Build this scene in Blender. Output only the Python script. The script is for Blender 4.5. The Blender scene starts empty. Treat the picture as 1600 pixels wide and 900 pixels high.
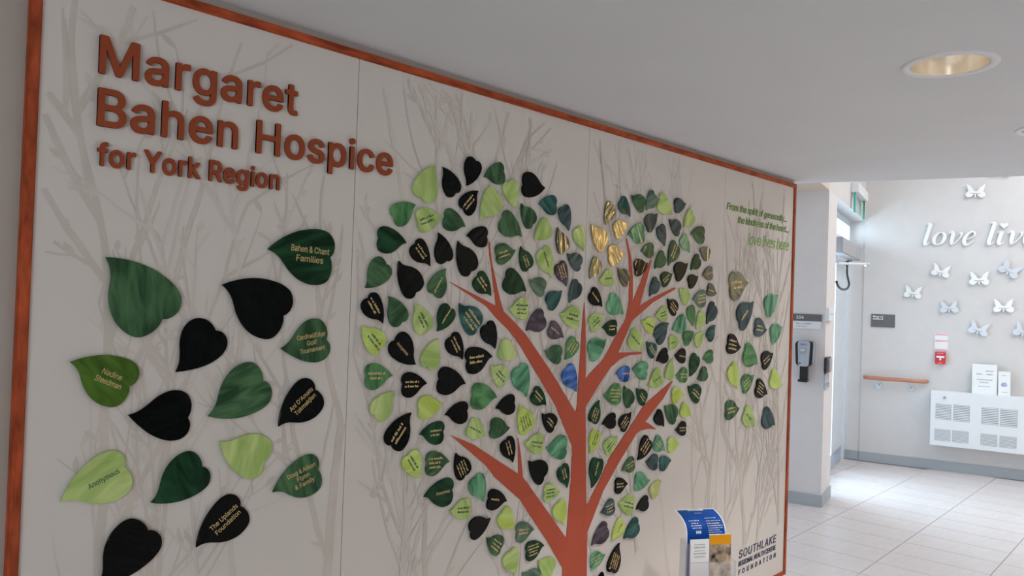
import bpy, bmesh, math, random, os
from mathutils import Vector, Matrix
from mathutils.geometry import delaunay_2d_cdt
random.seed(7)
scene = bpy.context.scene
COL = scene.collection
V = Vector
# ------------------------------------------------------------------ camera
F = 1190.0
RHO = math.atan(.034)
TH = math.atan(17.6 / F)
AL = math.atan2(1161.3, F / math.cos(TH))
CAM = V((0, -1.95, 1.655))
hv = V((math.cos(AL), math.sin(AL), 0)); rv = V((math.sin(AL), -math.cos(AL), 0)); up = V((0, 0, 1))
fw = hv * math.cos(TH) + up * math.sin(TH)
u0 = -hv * math.sin(TH) + up * math.cos(TH)
cx = rv * math.cos(RHO) + u0 * math.sin(RHO)
cy = u0 * math.cos(RHO) - rv * math.sin(RHO)
cam_d = bpy.data.cameras.new('camera'); cam = bpy.data.objects.new('camera', cam_d); COL.objects.link(cam)
cam_d.sensor_width = 36; cam_d.lens = 36 * F / 1600; cam_d.clip_start = .02
cam.matrix_world = Matrix(((cx.x, cy.x, -fw.x, CAM.x), (cx.y, cy.y, -fw.y, CAM.y), (cx.z, cy.z, -fw.z, CAM.z), (0, 0, 0, 1)))
scene.camera = cam
# ------------------------------------------------------------------ view, world, large lights
vs = scene.view_settings
vs.view_transform = 'Standard'; vs.look = 'None'; vs.gamma = 1; vs.use_curve_mapping = False
vs.exposure = 0.12
world = bpy.data.worlds.new('overcast_sky'); scene.world = world; world.use_nodes = True
bg = world.node_tree.nodes['Background']; bg.inputs[0].default_value = (.72, .86, 1, 1); bg.inputs[1].default_value = 1.3

def area(name, loc, target, sx, sy, power, col):
    l = bpy.data.lights.new(name, 'AREA'); l.shape = 'RECTANGLE'; l.size = sx; l.size_y = sy
    l.energy = power; l.color = col
    o = bpy.data.objects.new(name, l); COL.objects.link(o); o.location = loc
    o.rotation_euler = (V(target) - V(loc)).to_track_quat('-Z', 'Y').to_euler()
    return o
area('skylight_daylight', (7.6, -2.1, 4.15), (7.6, -2.1, 0), 2.6, 3.4, 92, (.96, .97, 1))
area('door_daylight', (7.3, 2.3, 1.7), (7.75, -.2, .4), 2.2, 2.4, 205, (.66, .83, 1))
area('rear_fill_daylight', (-2.85, -3.4, 1.55), (2.5, -2.2, 1.2), 2.4, 1.6, 48, (.97, .98, 1))  # fill for the mural, added behind the camera at an unseen window

# ------------------------------------------------------------------ helpers
def lin(c): return tuple(((x / 255) / 12.92 if x <= 10 else ((x / 255 + .055) / 1.055) ** 2.4) for x in c)
def ray(x, y):
    dx, dy = x - 800, y - 450
    u = dx * math.cos(RHO) + dy * math.sin(RHO); v = -dx * math.sin(RHO) + dy * math.cos(RHO)
    return (fw * F + rv * u - u0 * v).normalized()
def hit(x, y, n, p):
    d = ray(x, y); return CAM + d * ((V(p) - CAM).dot(n) / d.dot(n))
def onfloor(x, y, z=0): return hit(x, y, up, V((0, 0, z)))

def tag(o, label=None, cat=None, group=None, kind=None):
    if label: o['label'] = label
    if cat: o['category'] = cat
    if group: o['group'] = group
    if kind: o['kind'] = kind
    return o
def link(name, me, mat=None, parent=None, loc=(0, 0, 0)):
    o = bpy.data.objects.new(name, me)
    COL.objects.link(o)
    o.location = loc
    if mat is not None:
        me.materials.clear()
        for m in (mat if isinstance(mat, (list, tuple)) else [mat]): me.materials.append(m)
    if parent is not None:
        o.parent = parent
    return o
def wpos(p):
    w = V(p.location)
    while p.parent: p = p.parent; w = w + p.location
    return w
def put(name, verts, faces, mat, parent=None, mids=None, smooth=False, origin=None):
    """mesh from world coordinates; the origin goes to the middle of the piece"""
    vs_ = [V(v) for v in verts]
    if origin is None:
        lo = V((min(v.x for v in vs_), min(v.y for v in vs_), min(v.z for v in vs_)))
        hi = V((max(v.x for v in vs_), max(v.y for v in vs_), max(v.z for v in vs_)))
        origin = (lo + hi) / 2
    me = bpy.data.meshes.new(name)
    me.from_pydata([tuple(v - origin) for v in vs_], [], faces)
    if mids:
        for p, i in zip(me.polygons, mids): p.material_index = i
    if smooth:
        for p in me.polygons: p.use_smooth = True
    me.update()
    loc = origin - (wpos(parent) if parent else V((0, 0, 0)))
    return link(name, me, mat, parent, loc)
def empty(name, loc, label, cat, group=None):
    o = bpy.data.objects.new(name, None); COL.objects.link(o); o.location = loc; o.empty_display_size = .1
    return tag(o, label, cat, group)
def box_vf(o, ax, ay, az):
    """corner o and three edge vectors"""
    o, ax, ay, az = V(o), V(ax), V(ay), V(az)
    vs_ = [o, o + ax, o + ax + ay, o + ay, o + az, o + ax + az, o + ax + ay + az, o + ay + az]
    fs = [(0, 3, 2, 1), (4, 5, 6, 7), (0, 1, 5, 4), (1, 2, 6, 5), (2, 3, 7, 6), (3, 0, 4, 7)]
    if ax.cross(ay).dot(az) < 0: fs = [tuple(reversed(f)) for f in fs]
    return vs_, fs
def bevel_mesh(me, w, seg=2):
    bm = bmesh.new(); bm.from_mesh(me)
    bmesh.ops.bevel(bm, geom=[e for e in bm.edges], offset=w, segments=seg, affect='EDGES', clamp_overlap=True)
    bmesh.ops.recalc_face_normals(bm, faces=bm.faces)
    bm.to_mesh(me); bm.free(); me.update()
def box(name, o, ax, ay, az, mat, parent=None, bev=0):
    v, f = box_vf(o, ax, ay, az)
    ob = put(name, v, f, mat, parent)
    if bev: bevel_mesh(ob.data, bev)
    return ob
def prism_vf(pts, ext):
    n = len(pts); ext = V(ext)
    vs_ = [V(p) for p in pts] + [V(p) + ext for p in pts]
    nrm = V((0, 0, 0))
    for i in range(n):
        a, b = vs_[i], vs_[(i + 1) % n]; nrm += a.cross(b)
    front = list(range(n, 2 * n)); back = list(range(n - 1, -1, -1))
    fs = [tuple(front), tuple(back)] + [(i, (i + 1) % n, (i + 1) % n + n, i + n) for i in range(n)]
    if nrm.dot(ext) < 0: fs = [tuple(reversed(f)) for f in fs]
    return vs_, fs
def prism(name, pts, ext, mat, parent=None, side=False):
    v, f = prism_vf(pts, ext)
    mids = [0, 1] + [1] * len(pts) if side else None
    return put(name, v, f, mat, parent, mids)
class MB:
    def __init__(s): s.v = []; s.f = []
    def add(s, vf):
        b = len(s.v); s.v += list(vf[0]); s.f += [tuple(i + b for i in f) for f in vf[1]]; return s
    def build(s, name, mat, parent=None, smooth=False): return put(name, s.v, s.f, mat, parent, smooth=smooth)
def tube_vf(pts, r, seg=10, cap=True):
    pts = [V(p) for p in pts]; vs_, fs = [], []
    prev = None
    for i, p in enumerate(pts):
        t = (pts[min(i + 1, len(pts) - 1)] - pts[max(i - 1, 0)]).normalized()
        a = t.orthogonal().normalized() if prev is None else (prev - t * prev.dot(t)).normalized()
        prev = a; b = t.cross(a)
        rr = r[i] if isinstance(r, (list, tuple)) else r
        for k in range(seg):
            q = 2 * math.pi * k / seg
            vs_.append(p + (a * math.cos(q) + b * math.sin(q)) * rr)
    for i in range(len(pts) - 1):
        for k in range(seg):
            k2 = (k + 1) % seg
            fs.append((i * seg + k, i * seg + k2, (i + 1) * seg + k2, (i + 1) * seg + k))
    if cap:
        fs.append(tuple(range(seg - 1, -1, -1))); fs.append(tuple((len(pts) - 1) * seg + k for k in range(seg)))
    return vs_, fs
def spline(pts, n=6):
    """catmull-rom through tuples of any size"""
    out = []
    P = [pts[0]] + list(pts) + [pts[-1]]
    for i in range(1, len(P) - 2):
        for k in range(n):
            t = k / n
            out.append(tuple(.5 * (2 * b + (c - a) * t + (2 * a - 5 * b + 4 * c - d) * t * t + (3 * b - a - 3 * c + d) * t ** 3)
                             for a, b, c, d in zip(P[i - 1], P[i], P[i + 1], P[i + 2])))
    out.append(tuple(pts[-1]))
    return out

# ------------------------------------------------------------------ materials
def new_mat(name):
    m = bpy.data.materials.new(name); m.use_nodes = True
    nt = m.node_tree; b = nt.nodes['Principled BSDF']
    return m, nt, b
def mat(name, col, rough=.6, metal=0., noise=0., nscale=8., stretch=(1, 1, 1), bump=0., spec=.5, coat=0.):
    m, nt, b = new_mat(name)
    b.inputs['Roughness'].default_value = rough; b.inputs['Metallic'].default_value = metal
    b.inputs['Specular IOR Level'].default_value = spec; b.inputs['Coat Weight'].default_value = coat
    c = tuple(col) + (1,)
    b.inputs['Base Color'].default_value = c
    tc = nt.nodes.new('ShaderNodeTexCoord'); mp = nt.nodes.new('ShaderNodeMapping'); mp.inputs['Scale'].default_value = stretch
    nz = nt.nodes.new('ShaderNodeTexNoise'); nz.inputs['Scale'].default_value = nscale; nz.inputs['Detail'].default_value = 4
    nt.links.new(tc.outputs['Object'], mp.inputs[0]); nt.links.new(mp.outputs[0], nz.inputs['Vector'])
    rp = nt.nodes.new('ShaderNodeValToRGB')
    rp.color_ramp.elements[0].position = .3; rp.color_ramp.elements[1].position = .7
    rp.color_ramp.elements[0].color = tuple(max(0, x * (1 - noise)) for x in col) + (1,)
    rp.color_ramp.elements[1].color = tuple(min(1, x * (1 + noise)) for x in col) + (1,)
    nt.links.new(nz.outputs['Fac'], rp.inputs[0]); nt.links.new(rp.outputs[0], b.inputs['Base Color'])
    if bump:
        bp = nt.nodes.new('ShaderNodeBump'); bp.inputs['Strength'].default_value = bump; bp.inputs['Distance'].default_value = .01
        nt.links.new(nz.outputs['Fac'], bp.inputs['Height']); nt.links.new(bp.outputs[0], b.inputs['Normal'])
    return m
def emis(name, col, s):
    m, nt, b = new_mat(name)
    b.inputs['Base Color'].default_value = tuple(col) + (1,)
    b.inputs['Emission Color'].default_value = tuple(col) + (1,); b.inputs['Emission Strength'].default_value = s
    return m
def clear(name, tint=(1, 1, 1), gloss=.12, rough=.02):
    m, nt, b = new_mat(name); nt.nodes.remove(b)
    t = nt.nodes.new('ShaderNodeBsdfTransparent'); t.inputs[0].default_value = tuple(tint) + (1,)
    g = nt.nodes.new('ShaderNodeBsdfGlossy'); g.inputs['Roughness'].default_value = rough
    mx = nt.nodes.new('ShaderNodeMixShader'); mx.inputs[0].default_value = gloss
    nt.links.new(t.outputs[0], mx.inputs[1]); nt.links.new(g.outputs[0], mx.inputs[2])
    nt.links.new(mx.outputs[0], nt.nodes['Material Output'].inputs[0])
    return m
M_WALLN = mat('warm_beige_paint', (.46, .41, .36), .7, noise=.03)
M_RECESS = mat('painted_warm_shading_soffit', (.66, .56, .475), .7, noise=.02)  # warm corner shading of the recess ceiling, painted in as beige
M_COLUMN = mat('column_paint', (.72, .69, .685), .65, noise=.02)
M_WALLF = mat('pale_grey_paint', (.66, .64, .63), .6, noise=.02)
M_CEIL = mat('ceiling_paint', (.74, .765, .80), .85, spec=.2, noise=.015, nscale=3)
M_BASE = mat('grey_vinyl_base', (.40, .43, .46), .5, noise=.04)
M_TILE = mat('porcelain_tile', (.655, .60, .585), .22, noise=.035, nscale=5, stretch=(1, 5, 1))
M_GROUT = mat('grout', (.50, .47, .46), .8, noise=.05)
M_PANEL = mat('matte_mural_board', (.715, .675, .635), .6, spec=.2, noise=.012, nscale=4)
M_PRINT = mat('printed_branch_ink', (.625, .575, .52), .6, spec=.25, noise=.06, nscale=10)
M_PRINT2 = mat('printed_pale_branch_ink', (.67, .62, .575), .6, spec=.25, noise=.05, nscale=10)
M_FRAME = mat('reddish_wood', (.40, .078, .028), .55, spec=.15, noise=.42, nscale=9, stretch=(1.5, 6, 6))
M_COPPER = mat('copper_letter', (.32, .07, .028), .55, spec=.15, noise=.06)
M_TREE = mat('terracotta_tree_paint', (.50, .10, .055), .6, spec=.15, noise=.06, nscale=6)
M_LEDGE = mat('leaf_edge', (.09, .07, .04), .5, noise=.1)
M_GOLDT = mat('gold_engraving', (.62, .46, .20), .4, noise=.1)
M_DARKT = mat('dark_engraving', (.06, .11, .06), .6, noise=.1)
M_GREENT = mat('green_lettering', (.11, .24, .03), .5, noise=.08)
M_GREENT2 = mat('light_green_lettering', (.20, .40, .09), .5, noise=.08)
M_NAVY = mat('navy_lettering', (.02, .025, .10), .5, noise=.08)
M_WHITE = mat('white_enamel', (.78, .80, .82), .35, noise=.01)
M_LETTER = mat('white_acrylic', (.86, .88, .89), .25, noise=.01)
M_SILVB = mat('brushed_silver', (.62, .68, .74), .3, metal=.3, noise=.04)
M_BLACKP = mat('black_plastic', (.012, .012, .014), .35, noise=.1)
M_SILV = mat('silver_plastic', (.45, .50, .58), .35, metal=.3, noise=.04)
M_GREYP = mat('grey_plastic', (.38, .38, .40), .45, noise=.04)
M_DKSIGN = mat('charcoal_sign', (.13, .125, .135), .5, noise=.04)
M_RED = mat('red_enamel', (.62, .03, .05), .35, noise=.05)
M_PINK = mat('pink_print', (.85, .42, .48), .5, noise=.05)
M_PAPER = mat('white_paper', (.82, .84, .84), .6, noise=.01)
M_INK = mat('grey_print', (.42, .44, .47), .6, noise=.05)
M_RAIL = mat('rail_wood', (.52, .22, .14), .4, noise=.15, stretch=(2, 2, 8))
M_CHROME = mat('satin_chrome', (.6, .66, .70), .25, metal=.9, noise=.03)
M_GRILLE = mat('grille_dark', (.30, .32, .33), .5, noise=.05)
M_ALU = mat('pale_aluminium', (.72, .79, .86), .35, metal=.2, noise=.03)
M_GLASS = clear('clear_glass', (.96, 1, 1), .10)
M_ACRYL = clear('clear_acrylic', (.97, .985, 1), .16, .04)
M_EXITG = clear('green_edge_glass', (.35, .85, .75), .15, .05)
M_GREENE = mat('green_glass_edge', (.05, .42, .36), .2, noise=.05)
M_TRIM = mat('white_trim_ring', (.80, .81, .83), .4, noise=.01)
M_REFL = mat('pale_reflector', (.90, .85, .78), .16, metal=.85, noise=.02)

# ------------------------------------------------------------------ planes of the place
MURAL = (V((0, 0, 0)), V((1, 0, 0)), V((0, -1, 0)))          # origin, right, outward
fwC = onfloor(1342, 719); fwR = onfloor(1600, 751); cC = onfloor(1282.2, 792.9); cS = onfloor(1298.2, 776.7)
eF = (fwR - fwC).normalized()
nF = V((eF.y, -eF.x, 0)); nF = nF if nF.dot(CAM - fwC) > 0 else -nF
dW = (fwC - cC).normalized()
nD = V((dW.y, -dW.x, 0)); nD = nD if nD.dot(CAM - cC) > 0 else -nD
FAR = (fwC, eF, nF)
COLM = (cC, eF, nF)
DOORW = (cC, dW, nD)
Z1 = 2.4107; Z2 = 2.665; ZT = 4.2
def P(pl, x, y, off=0.0):
    """pixel -> (distance along the wall, height)"""
    q = hit(x, y, pl[2], pl[0] + pl[2] * off); return ((q - pl[0]).dot(pl[1]), q.z)
def W(pl, a, z, off=0.0):
    q = pl[0] + pl[1] * a + pl[2] * off; return V((q.x, q.y, z))
def pbox(name, pl, a0, a1, z0, z1, o0, o1, m, parent=None, bev=0):
    return box(name, W(pl, a0, z0, o0), pl[1] * (a1 - a0), up * (z1 - z0), pl[2] * (o1 - o0), m, parent, bev)
def prect(pl, x0, y0, x1, y1, off=0.):
    a0, z1 = P(pl, x0, y0, off); a1, z0 = P(pl, x1, y1, off); return a0, a1, z0, z1

# ------------------------------------------------------------------ setting
def struct(o, label=None): o['kind'] = 'structure'; return o
floor = struct(box('floor', (-3, -6.2, -.12), (14, 0, 0), (0, 9, 0), (0, 0, .114), M_GROUT))
# tiles, each its own piece
tr = math.radians(1.45); tx = V((math.cos(tr), math.sin(tr), 0)); ty = V((-math.sin(tr), math.cos(tr), 0))
TO = V((5.332, .415, 0)); LX, LY = .3125, .596; GAP = .0045
tme = None; ntile = 0
for i in range(14, -13, -1):
    for j in range(2, -9, -1):
        c = TO + tx * (LX * (i + .5)) + ty * (LY * (j + .5))
        d = c - CAM; zz = d.dot(fw)
        if zz < 1: continue
        sx = 800 + d.dot(cx) / zz * F; sy = 450 - d.dot(cy) / zz * F
        if not (700 < sx < 2200 and 640 < sy < 1500) or ntile >= 298: continue
        if c.x < 4.6 and c.y > .3: continue
        if (c - fwC).dot(nF) < .02 - LY * 0: continue
        if tme is None:
            v, f = box_vf(V((0, 0, -.008)) - tx * (LX - GAP) / 2 - ty * (LY - GAP) / 2, tx * (LX - GAP), ty * (LY - GAP), (0, 0, .009))
            t0 = put('floor_tile', v, f, M_TILE, floor, origin=V((0, 0, 0))); tme = t0.data; o = t0
        else:
            o = link('floor_tile', tme, None, floor)
        o.location = V((c.x, c.y, 0)) - floor.location; ntile += 1

# wall that carries the mural
wl = struct(box('wall_left', (-3, .014, 0), (7.375, 0, 0), (0, .2, 0), (0, 0, Z1), M_WALLN))
# near ceiling slab: its far edge runs parallel to the far wall
E1 = onfloor(1241, 287, Z1); E2 = onfloor(1600, 275, Z1)
eg = (E2 - E1).normalized()
A1 = E1 - eg * 1.6; A2 = E1 + eg * 7.0
def down_box(name, poly, z0, z1, m):
    return prism(name, [V((p[0], p[1], z0)) for p in poly], (0, 0, z1 - z0), m)
ceil = struct(down_box('ceiling', [(-3, 1.65), (A1.x, A1.y), (A2.x, A2.y), (-3, A2.y)], Z1, Z1 + .05, M_CEIL))
struct(down_box('wall_bulkhead', [(A1.x - .1, A1.y), (A1.x, A1.y), (A2.x, A2.y), (A2.x - .1, A2.y)], Z1 + .05, ZT, M_WALLF))
# higher ceiling strip reaching the column
sL = onfloor(1287, 286, Z2)
lead = cC - dW * 1.7
struct(down_box('ceiling_recess', [tuple((cC + eF * 0)[:2]), tuple(lead[:2]), tuple((lead - eF * 1.5)[:2]), tuple((cC - eF * 1.5)[:2])], Z2, Z2 + .06, M_RECESS))
struct(box('wall_recess_fascia', V((cC.x, cC.y, Z2 + .06)), -dW * 1.7, -nD * .06, up * (ZT - Z2 - .06), M_WALLF))
# column with the room sign
PIER = (cS - cC).dot(dW)
struct(box('wall_column', W(COLM, -1.6, 0), eF * 1.6, up * Z2, dW * PIER, M_COLUMN))
hb = Z2
DEP = .19
LWAY = (fwC - cC).dot(dW)
struct(box('wall_door_header', W(DOORW, 0, hb), dW * (LWAY + .3), up * (ZT - hb), -nD * DEP, M_WALLF))
struct(box('wall_jamb', W(DOORW, LWAY + .012, 0, -.0), dW * .3, up * hb, -nD * (DEP + .12), M_WALLF))
struct(box('wall_far', W(FAR, 0, 0), eF * 7.6, up * ZT, -nF * .15, M_WALLF))
struct(down_box('ceiling_high', [(4.3, 1.9), (10.9, 1.9), (10.9, -.4), (4.3, -.4)], ZT, ZT + .08, M_CEIL))
struct(down_box('ceiling_high', [(4.3, -3.8), (10.9, -3.8), (10.9, -6.2), (4.3, -6.2)], ZT, ZT + .08, M_CEIL))
struct(down_box('ceiling_high', [(4.3, -.4), (6.3, -.4), (6.3, -3.8), (4.3, -3.8)], ZT, ZT + .08, M_CEIL))
struct(down_box('ceiling_high', [(8.9, -.4), (10.9, -.4), (10.9, -3.8), (8.9, -3.8)], ZT, ZT + .08, M_CEIL))
sk = struct(box('window_1', (6.3, -3.8, ZT + .03), (2.6, 0, 0), (0, 3.4, 0), (0, 0, .012), M_GLASS))
for k in range(3): box('glazing_bar', (6.3 + 1.27 * k, -3.8, ZT), (.05, 0, 0), (0, 3.4, 0), (0, 0, .03), M_ALU, sk)
# right and rear walls with unseen windows (the rear one added as fill; their light and reflections reach the mural)
def wall_with_opening(name, o, ax, L, Ht, x0, x1, z0, z1, th, m):
    ax = V(ax); n = V((ax.y, -ax.x, 0)) * th; mb = MB(); o = V(o)
    for (a, b, c, d) in ((0, x0, 0, Ht), (x1, L, 0, Ht), (x0, x1, 0, z0), (x0, x1, z1, Ht)):
        mb.add(box_vf(o + ax * a + up * c, ax * (b - a), up * (d - c), n))
    return struct(mb.build(name, m))
wall_with_opening('wall_right', (-3, -6.2, 0), (1, 0, 0), 13.9, ZT, 11.0, 12.7, .32, .98, .15, M_WALLF)
w2 = struct(box('window_2', (8.0, -6.28, .32), (1.7, 0, 0), (0, .012, 0), (0, 0, .66), M_GLASS))
for xx in (8.0, 8.83, 9.66): box('window_frame', (xx, -6.29, .32), (.04, 0, 0), (0, .05, 0), (0, 0, .66), M_ALU, w2)
wall_with_opening('wall_rear', (-3, 1.65, 0), (0, -1, 0), 7.85, ZT, 3.8, 6.3, .7, 2.35, .15, M_WALLN)
w3 = struct(box('window_3', (-3.08, -4.65, .7), (0, 2.5, 0), (.012, 0, 0), (0, 0, 1.65), M_GLASS))
for yy in (-4.65, -3.42, -2.19): box('window_frame', (-3.1, yy, .7), (0, .04, 0), (.05, 0, 0), (0, 0, 1.65), M_ALU, w3)
# baseboards
bh = .102
def baseb(name, pl, a0, a1): return struct(pbox(name, pl, a0, a1, 0, bh, 0, .011, M_BASE))
baseb('baseboard_far', FAR, .0, 7.5)
baseb('baseboard_column', COLM, -1.5, .011)
baseb('baseboard_pier', DOORW, 0, PIER + .008)
JAMB = (W(DOORW, LWAY + .012, 0), eF, nF)
struct(box('baseboard_jamb', W(DOORW, LWAY + .001, 0, -DEP), dW * .011, up * bh, nD * DEP, M_BASE))

# glazed door in the thick opening
dz = -DEP + .02
GL = (W(DOORW, 0, 0, dz), dW, nD)
door = bpy.data.objects.new('door_1', None); COL.objects.link(door); door.location = W(GL, (PIER + LWAY) / 2, 0); struct(door)
for a in (PIER, LWAY - .07): pbox('door_frame', GL, a, a + .06, 0, hb, -.05, .02, M_ALU, door)
pbox('door_frame', GL, PIER + .06, LWAY - .07, hb - .07, hb, -.05, .02, M_ALU, door)
pbox('transom', GL, PIER + .06, LWAY - .07, 2.18, 2.44, -.05, .02, M_ALU, door)
mid = (PIER + LWAY) / 2
ast = min(P(GL, 1303, 560)[0], LWAY - .2)
for a, b in ((PIER + .06, mid - .004), (mid + .004, LWAY - .07)):
    lf = pbox('door_leaf', GL, a, a + .07, .01, 2.18, -.04, .0, M_ALU, door)
    pbox('stile', GL, ast if b > mid + .1 else b - .07, b, .01, 2.18, -.04, .0, M_ALU, door)
    pbox('bottom_rail', GL, a + .07, b - .07, .01, .16, -.04, .0, M_ALU, door)
    pbox('pane', GL, a + .07, b - .07, .16, 2.18, -.025, -.015, M_GLASS, door)
pbox('pane', GL, PIER + .06, LWAY - .07, 2.44, hb - .07, -.025, -.015, M_GLASS, door)

# ------------------------------------------------------------------ donor wall
XL, XR = .464, 4.342; ZTOP, ZBOT = 2.366, .125
wall_root = empty('donor_wall', (2.4, .02, .09), 'long framed donor wall with a copper tree and green heart-shaped leaf plaques', 'donor wall')
seams = [XL, MURAL and P(MURAL, 561.7, 93)[0], P(MURAL, 912.5, 473)[0], P(MURAL, 1130, 400)[0], XR]
panels = []
for k in range(4):
    panels.append(box('panel', (seams[k] + .0012, 0, ZBOT), (seams[k + 1] - seams[k] - .0024, 0, 0), (0, .011, 0), (0, 0, ZTOP - ZBOT), M_PANEL, wall_root))
box('backing_board', (XL, .011, ZBOT), (XR - XL, 0, 0), (0, .003, 0), (0, 0, ZTOP - ZBOT), M_LEDGE, wall_root)
fwid = .024
box('frame_rail', (XL - fwid, -.008, ZTOP), (XR - XL + 2 * fwid, 0, 0), (0, .022, 0), (0, 0, fwid), M_FRAME, wall_root, .002)
box('frame_rail', (XL - fwid, -.008, ZBOT - fwid), (XR - XL + 2 * fwid, 0, 0), (0, .022, 0), (0, 0, fwid), M_FRAME, wall_root, .002)
M_FRAMEV = mat('reddish_wood_upright', (.40, .078, .028), .55, spec=.15, noise=.42, nscale=9, stretch=(6, 6, 1.5))
box('frame_stile', (XL - fwid, -.008, ZBOT), (fwid, 0, 0), (0, .022, 0), (0, 0, ZTOP - ZBOT), M_FRAMEV, wall_root, .002)
box('frame_stile', (XR, -.008, ZBOT), (fwid, 0, 0), (0, .022, 0), (0, 0, ZTOP - ZBOT), M_FRAMEV, wall_root, .002)

# pale printed branches on the boards (flat print)
def ribbon_vf(pts, y, thick=.0004, closed=False):
    """pts: (x, z, width) ; lies in the mural plane"""
    n = len(pts); L, R = [], []
    for i, p in enumerate(pts):
        a = pts[(i - 1) % n] if closed else pts[max(i - 1, 0)]; b = pts[(i + 1) % n] if closed else pts[min(i + 1, n - 1)]
        dx, dz_ = b[0] - a[0], b[1] - a[1]; l = math.hypot(dx, dz_) or 1
        nx, nz = -dz_ / l, dx / l
        L.append((p[0] + nx * p[2] / 2, p[1] + nz * p[2] / 2)); R.append((p[0] - nx * p[2] / 2, p[1] - nz * p[2] / 2))
    vs_ = [V((q[0], y, q[1])) for q in L] + [V((q[0], y, q[1])) for q in R]
    fs = [(i, i + 1, n + i + 1, n + i) for i in range(n - 1)]
    return vs_, fs
def bud_vf(x, z, ang, ln, wd, y):
    pts = []
    for k in range(7):
        t = k / 6; pts.append((x + math.cos(ang) * ln * t, z + math.sin(ang) * ln * t, wd * math.sin(math.pi * min(1, t * .9 + .08)) + .001))
    return ribbon_vf(pts, y)
rb = random.Random(11)
_pc = [0]
def py_():
    _pc[0] += 1; return -.0002 - _pc[0] % 900 * 2.5e-6
def inpanel(k, x, z): return seams[k] + .01 < x < seams[k + 1] - .01 and ZBOT + .01 < z < ZTOP - .012
for k in range(4):
    big, small = MB(), MB()
    def stem(x, z, ang, ln, wd, depth, mb, k=k):
        pts = []; segs = max(5, int(ln / .05)); a = ang; kids = []
        for i in range(segs + 1):
            t = i / segs
            if not inpanel(k, x, z): break
            pts.append((x, z, wd * (1 - .7 * t) + .0015))
            if i and depth < 3 and rb.random() < (.24 if depth < 2 else .15): kids.append((x, z, a, t))
            a += rb.uniform(-.10, .10) + (math.pi / 2 - a) * .05
            x += math.cos(a) * ln / segs; z += math.sin(a) * ln / segs
        if len(pts) > 2: mb.add(ribbon_vf(pts, py_()))
        for (bx, bz, ba, t) in kids:
            s = rb.choice((-1, 1))
            stem(bx, bz, ba + s * rb.uniform(.35, .75), ln * rb.uniform(.3, .55) * (1.1 - .5 * t), wd * .55, depth + 1, mb)
        if depth >= 1 and len(pts) > 2:
            for q in pts[1::2]:
                if rb.random() < .26:
                    s = rb.choice((-1, 1)); aa = a + s * rb.uniform(.3, .9); L_ = rb.uniform(.025, .05)
                    if inpanel(k, q[0] + math.cos(aa) * L_, q[1] + math.sin(aa) * L_): mb.add(bud_vf(q[0], q[1], aa, L_, rb.uniform(.010, .016), py_()))
    w = seams[k + 1] - seams[k]
    for i in range(4):
        stem(seams[k] + w * (i + rb.uniform(.2, .8)) / 4, ZBOT + .03 + rb.uniform(0, .5), math.pi / 2 + rb.uniform(-.3, .3), rb.uniform(1.6, 2.5), rb.uniform(.018, .03), 0, big if i % 2 else small)
    for i in range(2):
        stem(seams[k] + w * rb.random(), ZBOT + .05 + rb.uniform(.2, 1.3), math.pi / 2 + rb.uniform(-.7, .7), rb.uniform(.6, 1.3), rb.uniform(.008, .014), 1, small)
    if big.v: big.build('printed_branches', M_PRINT, panels[k])['kind'] = 'stuff'
    if small.v: small.build('printed_branches', M_PRINT2, panels[k])['kind'] = 'stuff'

# ---- tree: outlines as (pixel) points of the photograph carried onto the mural plane
def mpt(x, y, off=0.0):
    a, z = P(MURAL, x, y, off); return V((a, -off, z))
trunk_px = [(876, 960), (878.5, 886.7), (884.2, 841), (889, 780), (892, 740), (893.5, 697), (899, 644.6), (914, 636), (914.6, 700), (915.3, 790.8), (916.7, 831.7), (915.8, 900), (914, 960)]
upleft_px = [(702.3, 440.8), (740, 460), (774.5, 478.3), (786, 486.5), (800, 500), (820, 521.7), (856.7, 575), (899, 644.6), (905, 660), (893.5, 697), (866.7, 633), (813.3, 541.7), (795.8, 518), (775, 496.7), (759, 478)]
upleft_tw = [(762.6, 385), (764, 377.5), (765, 385), (768, 411.7), (780.5, 468), (786, 486.5), (778, 490), (772, 483), (774.5, 478.3), (770, 441.7)]
center_px = [(912.5, 473), (913.6, 500), (914.2, 590.8), (914, 640), (906, 650), (899, 644.6), (901, 635), (906.7, 545), (909.7, 500)]
upright_px = [(914.2, 591), (940, 564), (948.3, 550), (977.5, 496.7), (982, 471.7), (988, 473), (998.3, 478.3), (989, 499), (986.7, 500.8), (966, 549), (966.7, 561.7), (953, 574), (940, 593.3), (914, 636), (908, 630)]
ur_b1 = [(977.3, 372.5), (979, 373), (985, 400), (988, 433), (987.8, 473), (985, 485), (981, 483), (982, 471.7), (983, 433), (981.7, 400)]
ur_b2 = [(1017, 405), (1017.5, 407), (1010, 437), (998.3, 478.3), (992, 488), (984, 484), (988.2, 471.7), (1006, 426)]
ur_b3 = [(1052.5, 449.3), (1055, 450), (1054, 452), (1020, 472), (989, 499), (986, 492), (998.3, 478.3), (1020, 465)]
ur_tw = [(966, 551), (1000, 550), (1003, 551.5), (1000, 553), (980, 555.5), (966.7, 561.7), (957, 571), (958, 556)]
lowleft_px = [(704, 680), (740, 695), (765, 711.7), (809.7, 740.8), (816, 745.5), (840, 778.3), (884.2, 841), (889, 850), (878.5, 887), (853, 843), (820, 794), (811.7, 780), (771.7, 745), (759, 727.5)]
ll_tw = [(808.2, 684), (809.2, 686), (813, 712), (816, 745.5), (818, 752), (810, 748), (809.7, 740.8), (809, 712)]
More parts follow.
